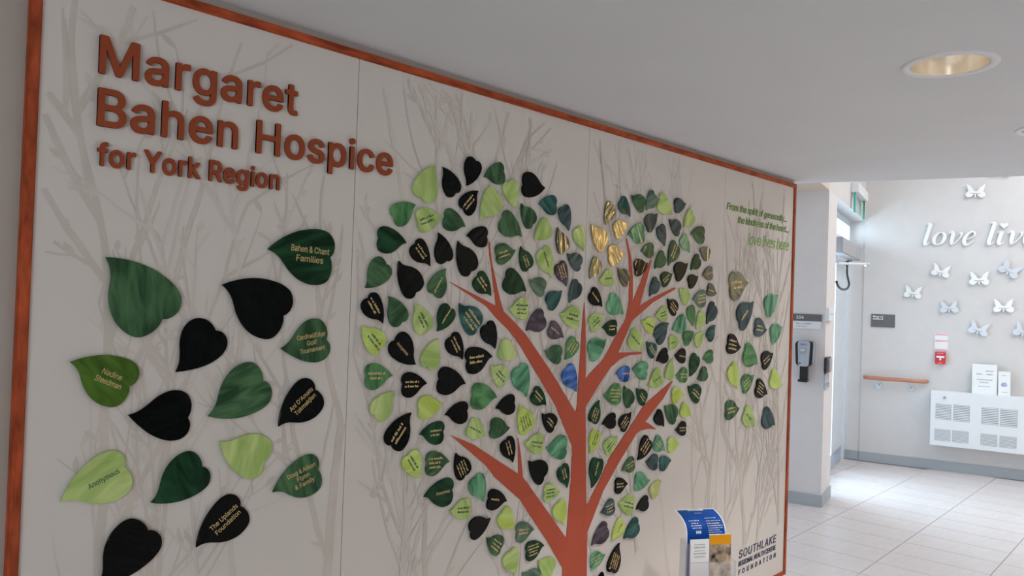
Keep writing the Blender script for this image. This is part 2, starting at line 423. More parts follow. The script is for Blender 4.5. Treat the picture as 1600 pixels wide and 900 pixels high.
lowright_px = [(915.3, 790.8), (935, 753), (950.8, 716.7), (975, 680), (1006.7, 631.7), (1049.7, 595), (1050, 596.5), (1035, 623.3), (1020, 641.7), (1006.7, 660), (993, 678), (966.7, 721.7), (941.7, 766.7), (916.7, 831.7), (910, 825)]
lr_tw = [(1006.7, 659), (1012, 661), (1023.6, 669.6), (1023, 671), (1012, 669.8), (1000, 672.5), (993, 678), (992, 670)]
for i, (nm, px) in enumerate((('trunk', trunk_px), ('branch', upleft_px), ('twig', upleft_tw), ('branch', center_px), ('branch', upright_px), ('branch', ur_b1),
                              ('branch', ur_b2), ('branch', ur_b3), ('twig', ur_tw), ('branch', lowleft_px), ('twig', ll_tw), ('branch', lowright_px), ('twig', lr_tw))):
    prism(nm, [mpt(*q) for q in px], (0, -(.0035 + .00003 * i), 0), M_TREE, wall_root)

# ---- text
FONT = None
try:
    FONT = bpy.data.fonts.load(os.path.join(bpy.utils.system_resource('DATAFILES'), 'fonts', 'Inter.woff2'))
except Exception:
    FONT = None
_cc, _gc = {}, {}
def contours(s, shear=0., spacing=1.):
    key = (s, shear, spacing)
    if key in _cc: return _cc[key]
    cu = bpy.data.curves.new('tmp_text', 'FONT'); cu.body = s; cu.size = 1
    if FONT: cu.font = FONT
    cu.shear = shear; cu.space_character = spacing
    ob = bpy.data.objects.new('tmp_text', cu); COL.objects.link(ob)
    dg = bpy.context.evaluated_depsgraph_get(); dg.update()
    ev = ob.evaluated_get(dg); c2 = ev.to_curve(dg); cons = []
    for sp_ in c2.splines:
        bp_ = sp_.bezier_points; n_ = len(bp_); pts = []
        for i in range(n_):
            p0_, h0, h1, p1_ = bp_[i].co, bp_[i].handle_right, bp_[(i + 1) % n_].handle_left, bp_[(i + 1) % n_].co
            dev = (h0 - p0_).cross(p1_ - p0_).length + (h1 - p1_).cross(p1_ - p0_).length
            k_ = 1 if dev < 1e-5 else 4
            for j in range(k_):
                t = j / k_; q = p0_ * (1 - t) ** 3 + h0 * 3 * t * (1 - t) ** 2 + h1 * 3 * t * t * (1 - t) + p1_ * t ** 3
                if not pts or (q.xy - pts[-1]).length > 1e-5: pts.append(q.xy.copy())
        if len(pts) > 2 and (pts[0] - pts[-1]).length < 1e-5: pts.pop()
        if len(pts) > 2: cons.append(pts)
    ev.to_curve_clear(); bpy.data.objects.remove(ob); bpy.data.curves.remove(cu)
    _cc[key] = cons; return cons
def xmax(s, spacing): return max(p.x for c in contours(s, 0., spacing) for p in c)
def glyph(ch, shear=0.):
    key = (ch, shear)
    if key in _gc: return _gc[key]
    cons = contours(ch, shear); pts, edges = [], []
    for c in cons:
        b0 = len(pts); pts += c; edges += [(b0 + i, b0 + (i + 1) % len(c)) for i in range(len(c))]
    vs_, fs = [], []
    if pts:
        r_ = delaunay_2d_cdt(pts, edges, [], 0, 1e-6)
        vs_ = [V((p.x, p.y, 0)) for p in r_[0]]
        for t in r_[2]:
            m = (vs_[t[0]] + vs_[t[1]] + vs_[t[2]]) / 3; w = 0
            for c in cons:
                for i in range(len(c)):
                    p, q = c[i], c[(i + 1) % len(c)]
                    if p.y <= m.y < q.y or q.y <= m.y < p.y:
                        if p.x + (m.y - p.y) / (q.y - p.y) * (q.x - p.x) > m.x: w += 1 if q.y > p.y else -1
            if w == 0: continue
            if (vs_[t[1]] - vs_[t[0]]).cross(vs_[t[2]] - vs_[t[0]]).z < 0: t = (t[0], t[2], t[1])
            fs.append(tuple(t))
    _gc[key] = (vs_, fs); return vs_, fs
def char_offsets(s, spacing):
    b = xmax('|', spacing)
    return [(c, (xmax(s[:i] + '|', spacing) - b) if i else 0.) for i, c in enumerate(s)]
def glyph_mesh(s, weight=0., shear=0., spacing=1.):
    V_, F_ = [], []
    for c, o in char_offsets(s, spacing):
        if c == ' ': continue
        v, f = glyph(c, shear); b0 = len(V_)
        V_ += [V((p.x + o, p.y, 0)) for p in v]; F_ += [tuple(i + b0 for i in q) for q in f]
    return V_, F_
def ext_x(vs_): return min(v.x for v in vs_), max(v.x for v in vs_)
def lay_text(name, s, org, ex, ez, n, width, height, m, parent, align='l', weight=0., shear=0., spacing=1., depth=.0008, letters=False, cap=None):
    """text fitted to a width, cap height given; org is the baseline left (or centre) point; n is the outward normal"""
    org, ex, ez, n = V(org), V(ex), V(ez), V(n)
    bold = weight; weight = 0.
    vs_, fs = glyph_mesh(s, 0., shear, spacing)
    x0, x1 = ext_x(vs_); x0 -= bold; x1 += bold
    capv, _ = glyph_mesh('H', 0, 0, 1); ch = max(v.y for v in capv)
    sx = width / (x1 - x0) if width else height / ch
    sy = height / ch
    base = x0 if align == 'l' else (x0 + x1) / 2
    def solid(v2, f2, dx):
        if not bold: return solid1(v2, f2, dx, 0, 0, 0)
        A_, B_ = [], []; nn = 8 if letters else 4
        for k_ in range(nn):
            q_ = 2 * math.pi * (k_ + .5) / nn
            a_, b_ = solid1(v2, f2, dx + bold * math.cos(q_), bold * math.sin(q_), k_ * 3e-5, len(A_))
            A_ += a_; B_ += b_
        return A_, B_
    def solid1(v2, f2, dx, dy, dn, nb):
        top = [org + ex * ((v.x + dx - base) * sx) + ez * ((v.y + dy) * sy) + n * (depth + dn + v.z * 7e-6) for v in v2]
        bot = [org + ex * ((v.x + dx - base) * sx) + ez * ((v.y + dy) * sy) + n * dn * .1 for v in v2]
        cnt = {}
        for f in f2:
            for i in range(len(f)):
                e = (f[i], f[(i + 1) % len(f)]); cnt[e] = cnt.get(e, 0) + 1
        k = len(v2); F2 = [f for f in f2]
        F2 += [tuple(reversed([i + k for i in f])) for f in f2]
        for (a, b) in cnt:
            if (b, a) not in cnt: F2.append((b, a, a + k, b + k))
        return top + bot, [tuple(i + nb for i in f) for f in F2]
    if letters:
        for ch_, off in char_offsets(s, spacing):
            if ch_ == ' ': continue
            v2, f2 = glyph(ch_, shear)
            v3, f3 = solid(v2, f2, off)
            put(name, v3, f3, m, parent)
        return None
    v3, f3 = solid(vs_, fs, 0)
    return put(name, v3, f3, m, parent)
EX, EZ, EN = V((1, 0, 0)), up, V((0, -1, 0))
def title(s, bl, br, top, weight, depth, off, m, **kw):
    a, b, t = mpt(*bl), mpt(*br), mpt(*top)
    lay_text('letter', s, (a.x, -off, a.z), EX, EZ, EN, b.x - a.x, t.z - a.z, m, wall_root, weight=weight, depth=depth, letters=True, **kw)
title('Margaret', (152, 113), (462.8, 178), (154.2, 56), .0155, .007, .003, M_COPPER, spacing=1.04)
title('Bahen Hospice', (149.3, 195), (611.4, 258), (151.3, 138), .0155, .007, .003, M_COPPER, spacing=1.04)
title('for York Region', (149.5, 257.3), (434.6, 296), (151.2, 223.5), .022, .006, .003, M_COPPER, spacing=1.04)
def motto(s, bl, br, h_px, m, weight, shear, spacing=1.0, letters=False):
    a, b = mpt(*bl), mpt(*br); hh = mpt(bl[0], bl[1] - h_px).z - a.z
    o = lay_text('lettering', s, (a.x, 0, a.z), EX, EZ, EN, b.x - a.x, hh, m, wall_root, weight=weight, shear=shear, spacing=spacing, depth=.002)
motto('From the spirit of generosity...', (1135, 326.5), (1229, 345), 10.5, M_GREENT, .02, .25, .95)
motto('the kindness of the heart...', (1152.5, 348), (1231.5, 361.8), 10.5, M_GREENT, .02, .25, .95)
motto('love lives here', (1168.5, 381.8), (1232.3, 390.5), 18, M_GREENT2, .006, .25, .92)
motto('SOUTHLAKE', (1154.2, 873), (1212.2, 847), 12.5, M_NAVY, .008, .12, 1.1)
motto('REGIONAL HEALTH CENTRE', (1153.3, 885.5), (1211.5, 860), 7.2, M_NAVY, .022, .12)
motto('FOUNDATION', (1153.3, 898.5), (1211.7, 870.5), 7.2, M_NAVY, .02, .12, 1.7)

# ---- leaf plaques
def trace(tip, notch, s, ox, oy, side_a, side_b):
    def m(p): q = mpt(ox + p[0] / s, oy + p[1] / s); return V((q.x, q.z))
    T, N = m(tip), m(notch); ax = N - T; L2 = ax.dot(ax); pr = V((-ax.y, ax.x))
    def loc(p): d = m(p) - T; return (d.dot(ax) / L2, d.dot(pr) / L2)
    return [loc(p) for p in side_a], [loc(p) for p in side_b]
straight = trace((262, 395), (682, 415), 4.5, 140, 560,
    [(330, 372), (400, 325), (470, 268), (550, 228), (620, 222), (680, 250), (707, 310), (702, 370)],
    [(320, 455), (400, 520), (480, 560), (560, 576), (630, 562), (680, 520), (698, 460)])
curved = trace((517, 110), (960, 592), 5, 60, 380,
    [(600, 115), (720, 138), (840, 180), (940, 235), (1040, 315), (1095, 390), (1108, 450), (1090, 520), (1040, 572), (990, 591)],
    [(545, 170), (557, 250), (548, 330), (540, 410), (550, 510), (590, 610), (650, 680), (720, 725), (790, 733), (870, 700), (930, 645)])
def outline(kind):
    a, b = straight if kind == 's' else curved
    def side(q): return [(p[0], p[1]) for p in spline([(0., 0.)] + q + [(1., 0.)], 3)]
    A, B = side(a), side(b)
    o = A + B[-2:0:-1]
    if kind == 'l': o = [(p[0], -p[1]) for p in o]
    return o
OUT = {k: outline(k) for k in 'srl'}
def leaf_mat(name, c1, c2, rough=.07, scale=11., k=.46, bump=.05, spec=.10):
    m, nt, b = new_mat(name)
    a = [min(.9, x / k) for x in lin(c1)]; c = [min(.9, x / k) for x in lin(c2)]
    tc = nt.nodes.new('ShaderNodeTexCoord'); oi = nt.nodes.new('ShaderNodeObjectInfo')
    ml = nt.nodes.new('ShaderNodeMath'); ml.operation = 'MULTIPLY'; ml.inputs[1].default_value = 47
    rot = nt.nodes.new('ShaderNodeVectorRotate'); rot.rotation_type = 'AXIS_ANGLE'; rot.inputs['Axis'].default_value = (0, 1, 0)
    mp = nt.nodes.new('ShaderNodeMapping'); mp.inputs['Scale'].default_value = (3.2, 1, .8)
    ad = nt.nodes.new('ShaderNodeVectorMath'); ad.operation = 'ADD'
    nz = nt.nodes.new('ShaderNodeTexNoise'); nz.inputs['Scale'].default_value = scale; nz.inputs['Detail'].default_value = 3; nz.inputs['Distortion'].default_value = .6
    rp = nt.nodes.new('ShaderNodeValToRGB'); rp.color_ramp.elements[0].position = .36; rp.color_ramp.elements[1].position = .68
    rp.color_ramp.elements[0].color = (*a, 1); rp.color_ramp.elements[1].color = (*c, 1)
    nt.links.new(oi.outputs['Random'], ml.inputs[0]); nt.links.new(ml.outputs[0], rot.inputs['Angle'])
    nt.links.new(tc.outputs['Object'], rot.inputs['Vector']); nt.links.new(rot.outputs[0], mp.inputs[0])
    nt.links.new(mp.outputs[0], ad.inputs[0]); nt.links.new(ml.outputs[0], ad.inputs[1]); nt.links.new(ad.outputs[0], nz.inputs['Vector'])
    nt.links.new(nz.outputs['Fac'], rp.inputs[0]); nt.links.new(rp.outputs[0], b.inputs['Base Color'])
    n2 = nt.nodes.new('ShaderNodeTexNoise'); n2.inputs['Scale'].default_value = 14; n2.inputs['Detail'].default_value = 1
    nt.links.new(ad.outputs[0], n2.inputs['Vector'])
    bp = nt.nodes.new('ShaderNodeBump'); bp.inputs['Strength'].default_value = bump; bp.inputs['Distance'].default_value = .02
    nt.links.new(n2.outputs['Fac'], bp.inputs['Height']); nt.links.new(bp.outputs[0], b.inputs['Normal'])
    b.inputs['Roughness'].default_value = rough; b.inputs['Specular IOR Level'].default_value = spec
    return m
LM = {
    'k': leaf_mat('black_glass', (2, 3, 3), (5, 8, 7)),
    'd': leaf_mat('dark_green_glass', (28, 50, 33), (58, 86, 58)),
    'D': leaf_mat('deep_green_glass', (10, 28, 17), (24, 56, 34)),
    'g': leaf_mat('green_glass', (38, 72, 44), (72, 112, 70)),
    'e': leaf_mat('emerald_glass', (40, 80, 58), (88, 134, 104)),
    't': leaf_mat('teal_glass', (18, 46, 44), (46, 80, 74)),
    'n': leaf_mat('slate_teal_glass', (22, 36, 42), (52, 68, 70)),
    'l': leaf_mat('light_green_glass', (110, 132, 72), (142, 156, 102), scale=8),
    'y': leaf_mat('yellow_green_glass', (128, 142, 60), (142, 160, 92), scale=8),
    'o': leaf_mat('olive_glass', (40, 62, 20), (66, 92, 36)),
    'O': leaf_mat('pale_olive_glass', (130, 134, 84), (150, 152, 100)),
    'p': leaf_mat('purple_grey_glass', (44, 38, 46), (72, 66, 74)),
    'v': leaf_mat('sage_grey_glass', (48, 70, 56), (86, 102, 86)),
    'm': leaf_mat('dark_bronze_glass', (24, 30, 22), (62, 60, 46), bump=.15, spec=.5),
    'f': leaf_mat('soft_green_glass', (74, 106, 80), (112, 140, 108)),
    'b': leaf_mat('painted_blue_reflection', (20, 44, 88), (76, 112, 176), bump=.1),  # blue sky reflection painted into the base colour
    'G': leaf_mat('part_painted_gold_reflection', (112, 92, 48), (156, 132, 78), rough=.12, bump=.22, spec=.7),  # amber base holds part of the lamp's gold reflection
    'h': leaf_mat('bronze_with_painted_gold_reflection', (48, 54, 34), (96, 88, 50), rough=.12, bump=.22, spec=.7),  # half-gold leaves: some of the lamp reflection painted into the base
}
NAMES = {'k': 'black', 'd': 'dark green', 'D': 'deep green', 'g': 'green', 'e': 'emerald', 't': 'dark teal', 'n': 'slate teal', 'l': 'light green', 'y': 'yellow-green',
         'o': 'olive green', 'O': 'pale olive', 'p': 'purple-grey', 'v': 'sage grey', 'm': 'dark bronze', 'f': 'soft green', 'b': 'painted blue-reflection', 'G': 'gold', 'h': 'bronze and painted gold-reflection'}
nleaf = 0
def leaf(T, N, side, c, rows=None, wd=1.0):
    """tip pixel, notch pixel, concave side, colour, inscription (row count or list of lines)"""
    global nleaf
    nleaf += 1
    T3, N3 = mpt(*T), mpt(*N)
    wd = .92 if T[0] > 850 else (.96 if T[0] > 550 else 1.0)
    ax = N3 - T3; pr = V((-ax.z, 0, ax.x))
    pts = [T3 + ax * l + pr * (w * wd) for (l, w) in OUT[side]]
    y0, y1 = -.004, -.010
    inner = [T3 + ax * (.5 + (l - .5) * .975) + pr * (w * wd * .975) for (l, w) in OUT[side]]
    n = len(pts)
    vs_ = [V((p.x, y0, p.z)) for p in pts] + [V((p.x, y1 + .0012, p.z)) for p in pts] + [V((p.x, y1, p.z)) for p in inner]
    fs = [tuple(range(2 * n, 3 * n)), tuple(range(n - 1, -1, -1))]
    mids = [0, 1]
    for i in range(n):
        j = (i + 1) % n
        fs += [(i, j, j + n, i + n), (i + n, j + n, j + 2 * n, i + 2 * n)]; mids += [1, 0]
    # orientation: front must face -Y
    a = sum(pts[i].x * pts[(i + 1) % n].z - pts[(i + 1) % n].x * pts[i].z for i in range(n))
    if a < 0: fs = [tuple(reversed(f)) for f in fs]
    o = put('leaf_plaque', vs_, fs, [LM[c], M_LEDGE], wall_root, mids)
    lab = NAMES[c] + ' heart-shaped leaf plaque'
    if rows: lab += ' with ' + ('dark' if c in 'lyO' else 'gold') + ' engraved name'
    o['label'] = lab
    # standoff pin keeps the plaque on the board
    if rows:
        d = ax.normalized(); ex = d if d.x > 0 else -d
        if abs(d.x) < .12: ex = d if d.z < 0 else -d
        ez = V((-ex.z, 0, ex.x)); L = ax.length
        cen = T3 + ax * .66; cen.y = y1
        tm = M_DARKT if c in 'lyO' else M_GOLDT
        if isinstance(rows, (list, tuple)):
            n_ = len(rows); hh = L * .088; wmax = max(len(r) for r in rows)
            for i, r in enumerate(rows):
                p = cen + ez * ((n_ - 1) / 2 - i) * hh * 1.55 - ez * hh * .45
                lay_text('inscription', r, p, ex, ez, EN, min(L * .62, hh * .62 * len(r)), hh, tm, o, align='c', weight=.007, depth=.0005)
        else:
            mb = MB(); hh = L * (.085 if rows < 4 else .07)
            for i in range(rows):
                p = cen + ez * (((rows - 1) / 2 - i) * hh * 1.7)
                half = L * rb.uniform(.2, .31); x = -half
                while x < half:
                    wl_ = hh * rb.uniform(.35, .6); h2 = hh * rb.choice((.62, .62, .9))
                    mb.add(box_vf(p + ex * x - ez * hh * .4, ex * wl_, ez * h2, EN * .0004))
                    x += wl_ + hh * rb.choice((.12, .12, .12, .5))
            mb.build('inscription', tm, o)
    return o
# big leaves left of the tree
def S(ox, oy, s): return lambda x, y: (ox + x / s, oy + y / s)
leaf((163.4, 402), (252, 498.4), 'r', 'd')
leaf((345, 445), (441, 493), 'r', 'k')
leaf((416.3, 389.6), (513.8, 402.2), 'r', 'D', ['Bahen & Chant', 'Families'])
leaf((272.5, 581), (335, 516), 's', 'k')
leaf((107.5, 565.5), (200.8, 603), 'r', 'o', ['Nadine', 'Steedman'])
leaf((198.2, 647.8), (291.6, 652.2), 's', 'k')
leaf((322.9, 649.6), (409.3, 594.4), 'l', 'd')
leaf((436.4, 544.4), (508, 530.6), 's', 'd', ['Cardinal/Edge', 'Golf', 'Tournament'])
leaf((432.9, 665.8), (490, 608), 'r', 'k', ["Ani D'Amato", 'Tokmakjian'])
leaf((341.7, 688.4), (409.4, 722), 'l', 'l')
leaf((93.8, 783.8), (192.5, 728.8), 'r', 'l', ['Anonymous'])
leaf((233.8, 784.3), (313.8, 728), 'l', 'D')
leaf((424, 768.4), (494.2, 732.4), 'r', 'd', ['Doug & Allison', 'Flynn', '& Family'])
leaf((304.3, 854.3), (373.3, 789.5), 'r', 'k', ['The Uplands', 'Foundation'])
leaf((150, 915), (230, 828), 'l', 'k')
LEAVES = {
 (560, 240, 6): """708 112 573 408 l l|778 128 898 370 r k|1000 303 1088 72 l k|1110 350 970 520 l k 2|525 483 320 595 l g|763 567 550 650 r l 2
990 690 800 590 l d|1000 775 1188 775 r k|438 840 180 790 l D""",
 (560, 370, 6): """657 275 520 65 l k 2|735 -38 812 225 r k|922 38 1040 325 l k|50 478 248 260 l d|365 225 525 520 l k|808 298 690 530 l d 1
215 810 80 570 l k 2|268 557 398 795 r d|512 628 628 870 r l 2|722 885 850 670 l D 1|932 620 1098 855 l t 3""",
 (560, 500, 6): """25 50 190 265 l y 2|525 415 328 190 r k A|737 172 628 430 l l|962 370 858 155 l k 2|1243 342 1005 380 l k 2|308 520 62 520 s g 2
630 593 403 600 s k 2|990 597 745 550 l k|332 668 140 885 l l|775 775 560 840 r y|1287 725 1060 700 l g""",
 (560, 630, 6): """800 112 1003 70 r k|483 85 295 390 l k 2|560 293 778 262 r D 2|1182 298 1022 215 r l 1|570 695 452 490 r y 2|843 543 628 560 s d 3|903 462 985 675 l k 4""",
 (640, 750, 6): """120 155 383 88 r D A|678 198 605 -28 l e|360 285 550 270 l l 2|898 195 728 168 l k 1|745 350 562 488 r k|958 470 858 300 l y|1155 460 995 485 s v 2
710 535 838 640 s d 3|970 895 930 665 s l|1045 860 1180 965 s v 1""",
 (820, 750, 6): """168 608 5 670 l D 4|115 745 245 850 l l|355 420 302 212 s y|320 98 172 125 r l 3|612 610 757 440 r p|805 565 904 388 r y 1|915 548 1048 400 r t|740 690 612 772 r e 3
875 585 800 850 l k 4|655 970 725 885 r k|700 300 823 240 s n 3|865 205 1002 240 l l 2|1032 275 1140 190 r k""",
 (920, 660, 6): """352 575 238 590 s k 2|560 535 425 560 r e|668 540 572 670 l O|442 350 553 165 l k 3|697 265 612 165 l e 2|835 200 735 205 s y|800 65 894 58 s k 2|298 452 408 368 r d 2
522 362 628 380 s n|760 355 658 385 s t|255 125 147 268 r l 2|12 612 78 345 l D 1""",
 (740, 630, 6): """1075 470 1148 268 l y 2|425 5 495 255 l y 4|327 222 150 240 r d|353 553 295 340 l k 2|630 92 740 220 l k 2|465 365 630 390 l l 2|665 410 852 420 s e
505 535 645 690 l k|862 790 820 590 l D 2""",
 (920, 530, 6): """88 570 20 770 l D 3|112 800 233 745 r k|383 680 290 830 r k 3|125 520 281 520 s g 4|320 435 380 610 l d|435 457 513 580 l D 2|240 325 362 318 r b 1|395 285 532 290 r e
540 435 666 340 s l 1|530 18 603 140 s t 2|622 208 723 130 r k|793 145 889 165 s k 1|773 180 732 366 l l|805 340 904 340 s g 2|932 350 1002 160 l D|1060 190 1148 150 r g
1005 375 1094 310 s d|918 435 1022 540 l D 2|880 520 775 520 s y|943 715 860 640 l y|700 618 802 740 l d|690 820 625 690 l k|150 0 -2 140 r e""",
 (920, 400, 6): """503 880 380 735 l l 1|80 220 213 205 l l 1|260 108 352 245 l m|110 477 12 335 l k 1|310 548 182 405 l e|127 543 5 660 r l 2|115 675 243 668 r D 2|540 62 424 130 r k
558 380 630 228 r n|770 160 676 245 r D 2|915 65 805 180 r k|945 133 1022 20 r D|1055 185 1144 150 r m 1|1012 188 928 260 r k|1187 350 1105 310 r m 1|962 412 1079 390 r v 3
838 298 916 420 l l|725 398 806 520 l k 3|610 570 718 528 r l 2|485 605 592 670 l y 1|772 695 891 610 r e|962 658 945 475 l g|995 690 1060 540 r l|1093 642 1167 462 r n
1175 645 1108 770 l t|738 628 620 770 l n|845 785 745 820 r l 1|970 703 885 800 r g|1072 720 988 810 l l""",
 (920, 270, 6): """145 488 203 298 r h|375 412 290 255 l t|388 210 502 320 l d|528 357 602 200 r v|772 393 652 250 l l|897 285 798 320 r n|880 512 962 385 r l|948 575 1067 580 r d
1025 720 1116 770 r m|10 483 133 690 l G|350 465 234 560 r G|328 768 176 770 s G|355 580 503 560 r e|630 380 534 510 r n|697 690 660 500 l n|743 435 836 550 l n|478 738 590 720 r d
735 870 807 670 r d 2|933 750 866 600 l f|605 902 692 770 r d""",
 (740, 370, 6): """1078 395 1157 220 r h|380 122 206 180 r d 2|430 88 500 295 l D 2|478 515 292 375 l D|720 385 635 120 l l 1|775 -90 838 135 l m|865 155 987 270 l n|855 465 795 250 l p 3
510 398 647 500 l v|813 502 688 640 r t|885 620 967 430 r n|315 675 491 680 s l 3|480 880 642 740 r p|795 718 972 770 l l 2|148 555 22 370 l D 2""",
 (740, 240, 6): """85 222 266 168 r d|55 620 200 375 r l|390 515 312 268 r l|658 320 452 292 r k|597 475 758 480 r t|877 725 832 500 l n|433 468 538 665 l d|437 778 257 605 l d
557 812 692 660 r l|1015 915 965 700 l l""",
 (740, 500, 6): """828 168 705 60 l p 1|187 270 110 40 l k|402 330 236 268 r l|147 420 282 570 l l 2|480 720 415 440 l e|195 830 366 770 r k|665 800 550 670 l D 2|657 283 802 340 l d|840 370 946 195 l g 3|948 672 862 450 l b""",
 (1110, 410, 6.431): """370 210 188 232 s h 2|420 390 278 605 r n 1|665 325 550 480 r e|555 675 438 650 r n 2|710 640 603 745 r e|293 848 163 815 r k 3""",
 (1110, 540, 6.431): """462 190 338 48 l g|617 70 512 180 r k 2|258 435 200 205 l y|422 293 315 420 r g 3|557 492 453 400 l k 4|705 388 598 318 r y|278 622 147 660 r d 2|430 805 335 660 l l 1|635 800 523 690 l n""",
}
for (ox, oy, s), txt in LEAVES.items():
    for ent in txt.replace('\n', '|').split('|'):
        q = ent.split()
        t = None
        if len(q) > 6: t = ['Anonymous'] if q[6] == 'A' else int(q[6])
        leaf((ox + float(q[0]) / s, oy + float(q[1]) / s), (ox + float(q[2]) / s, oy + float(q[3]) / s), q[4], q[5], t)
print('tiles', ntile, 'leaves', nleaf)

# ------------------------------------------------------------------ leaflet holder on a low table in front of the donor wall
ang = math.radians(75.3)
exL = hv * math.cos(ang) + rv * math.sin(ang)
nL = rv * math.cos(ang) - hv * math.sin(ang)
oL = hit(1079, 880, V((0, 1, 0)), V((0, -.30, 0)))
LF = (V((oL.x, oL.y, 0)), exL, nL)
M_BLUE = mat('blue_print', (.006, .075, .36), .45, noise=.35, nscale=9, spec=.15)
M_YEL = mat('amber_print', (.72, .31, .008), .45, noise=.05, spec=.2)
M_PHOTO = mat('sepia_photo_print', (.34, .27, .19), .45, noise=.98, nscale=30, spec=.2)
aw0, zw = P(LF, 1079, 844, 0); aw1 = P(LF, 1108.2, 844, 0)[0]
ay0, zy = P(LF, 1109.4, 836, 0); ay1 = P(LF, 1142.3, 836, 0)[0]
zb = zw - .205
tb = empty('low_table', W(LF, (aw0 + ay1) / 2, 0, -.02), 'low reddish wooden table carrying the leaflets in front of the donor wall', 'table')
pbox('table_top', LF, aw0 - .09, ay1 + .07, zb - .03, zb - .004, -.14, .16, M_FRAME, tb, .003)
for a_ in (aw0 - .07, ay1 + .02):
    for o_ in (-.12, .11): pbox('leg', LF, a_, a_ + .03, .0015, zb - .03, o_, o_ + .03, M_FRAME, tb)
holder = empty('leaflet_holder', W(LF, (aw0 + ay1) / 2, zb - .004, 0), 'clear acrylic leaflet holder with two pockets on the low table', 'leaflet holder')
h0, h1 = aw0 - .006, ay1 + .014
zr = P(LF, 1148, 877, .02)[1]
pbox('base_plate', LF, h0, h1, zb - .004, zb - .001, -.075, .02, M_ACRYL, holder)
pbox('front_plate', LF, h0, h1, zb - .001, zr, .016, .019, M_ACRYL, holder)
pbox('back_plate', LF, h0, h1, zb - .001, zb + .19, -.075, -.072, M_ACRYL, holder)
for a_ in (h0 - .003, h1): pbox('side_plate', LF, a_, a_ + .003, zb - .004, zr if a_ > aw0 else zb + .19, -.075, .019, M_ACRYL, holder)
pbox('divider', LF, (aw1 + ay0) / 2 - .001, (aw1 + ay0) / 2 + .001, zb - .001, zb + .12, -.012, .016, M_ACRYL, holder)
def leaflet(x0, x1, prof, th, label):
    """prof: list of (height, distance towards the viewer)"""
    root = empty('leaflet', W(LF, (x0 + x1) / 2, prof[0][0], prof[0][1]), label, 'leaflet', 'leaflets in the holder')
    n = len(prof); vs_ = []
    for (z, o) in prof: vs_ += [W(LF, x0, z, o), W(LF, x1, z, o), W(LF, x1, z, o - th), W(LF, x0, z, o - th)]
    fs = []
    for i in range(n - 1):
        b = 4 * i
        for k in range(4): fs.append((b + k, b + (k + 1) % 4, b + 4 + (k + 1) % 4, b + 4 + k))
    fs += [(3, 2, 1, 0), (4 * n - 4, 4 * n - 3, 4 * n - 2, 4 * n - 1)]
    put('sheet', vs_, fs, M_PAPER, root)
    return root
def patch(name, prof, x0, x1, z0, z1, m, parent, lift=.0006, rows=1):
    def off(z):
        for (za, oa), (zb_, ob) in zip(prof, prof[1:]):
            if za <= z <= zb_: return oa + (ob - oa) * (z - za) / (zb_ - za)
        return prof[-1][1]
    zs = sorted({z0, z1} | {z for z, o in prof if z0 < z < z1})
    nv = []
    for i, z in enumerate(zs):
        d_ = (off(min(z + .002, prof[-1][0])) - off(z - .002)) / .004
        q = lift / math.sqrt(1 + d_ * d_); nv.append((z - d_ * q, off(z) + q))
    vs_ = [W(LF, x, z, o) for z, o in nv for x in (x0, x1)]
    return put(name, vs_, [(2 * i, 2 * i + 1, 2 * i + 3, 2 * i + 2) for i in range(len(zs) - 1)], m, parent)
# blue sheet curling back at its top
b0_, zk = P(LF, 1072, 841, -.03); b1_ = P(LF, 1134.6, 837, -.03)[0]
curl = [(0, 0), (.016, -.001), (.032, -.005), (.046, -.013), (.058, -.025), (.068, -.042), (.076, -.062), (.082, -.086), (.087, -.112)]
curl = [(z, o) for z, o in spline(curl, 3)]
pf = [(zb + .001, -.03)] + [(zk + z, -.03 + o) for z, o in curl]
zt = pf[-1][0]
bl = leaflet(b0_, b1_, pf, .0006, 'tall blue leaflet curling back at the top behind the two others')
wB = b1_ - b0_
patch('printed_front', pf, b0_ + .006, b1_ - .006, zb + .02, zt - .0015, M_BLUE, bl, .0008)
# arc positions from the top: (x, height, width, thickness)
for (fx, zz, fw_, th_) in [(.30, .0835, .40, .0030), (.40, .0785, .2, .0012), (.14, .060, .26, .0024), (.18, .052, .18, .0024), (.15, .044, .26, .0026), (.17, .036, .24, .0026), (.25, .016, .14, .011),
                           (.56, .066, .30, .0018), (.56, .058, .36, .0020), (.56, .050, .32, .0022), (.56, .042, .38, .0024), (.56, .034, .36, .0024), (.56, .026, .30, .0024), (.56, .018, .36, .0024), (.56, .010, .28, .0024)]:
    n_ = max(2, int(fw_ * 26)); mb = MB()
    for k in range(n_):
        x = b0_ + wB * (fx + fw_ * k / n_)
        o_ = patch('t', pf, x, x + wB * fw_ / n_ * rb.uniform(.5, .95), zk + zz, zk + zz + th_, M_PAPER, None, .0013)
        base = o_.location
        mb.add(([v.co + base for v in o_.data.vertices], [tuple(p.vertices) for p in o_.data.polygons])); me_ = o_.data; bpy.data.objects.remove(o_); bpy.data.meshes.remove(me_)
    mb.build('printed_text', M_PAPER if th_ > .002 else M_SILVB, bl)
pw = [(zb + .001, .006), (zw, .0)]
wh = leaflet(aw0, aw1, pw, .006, 'white leaflet with grey title in the left pocket')
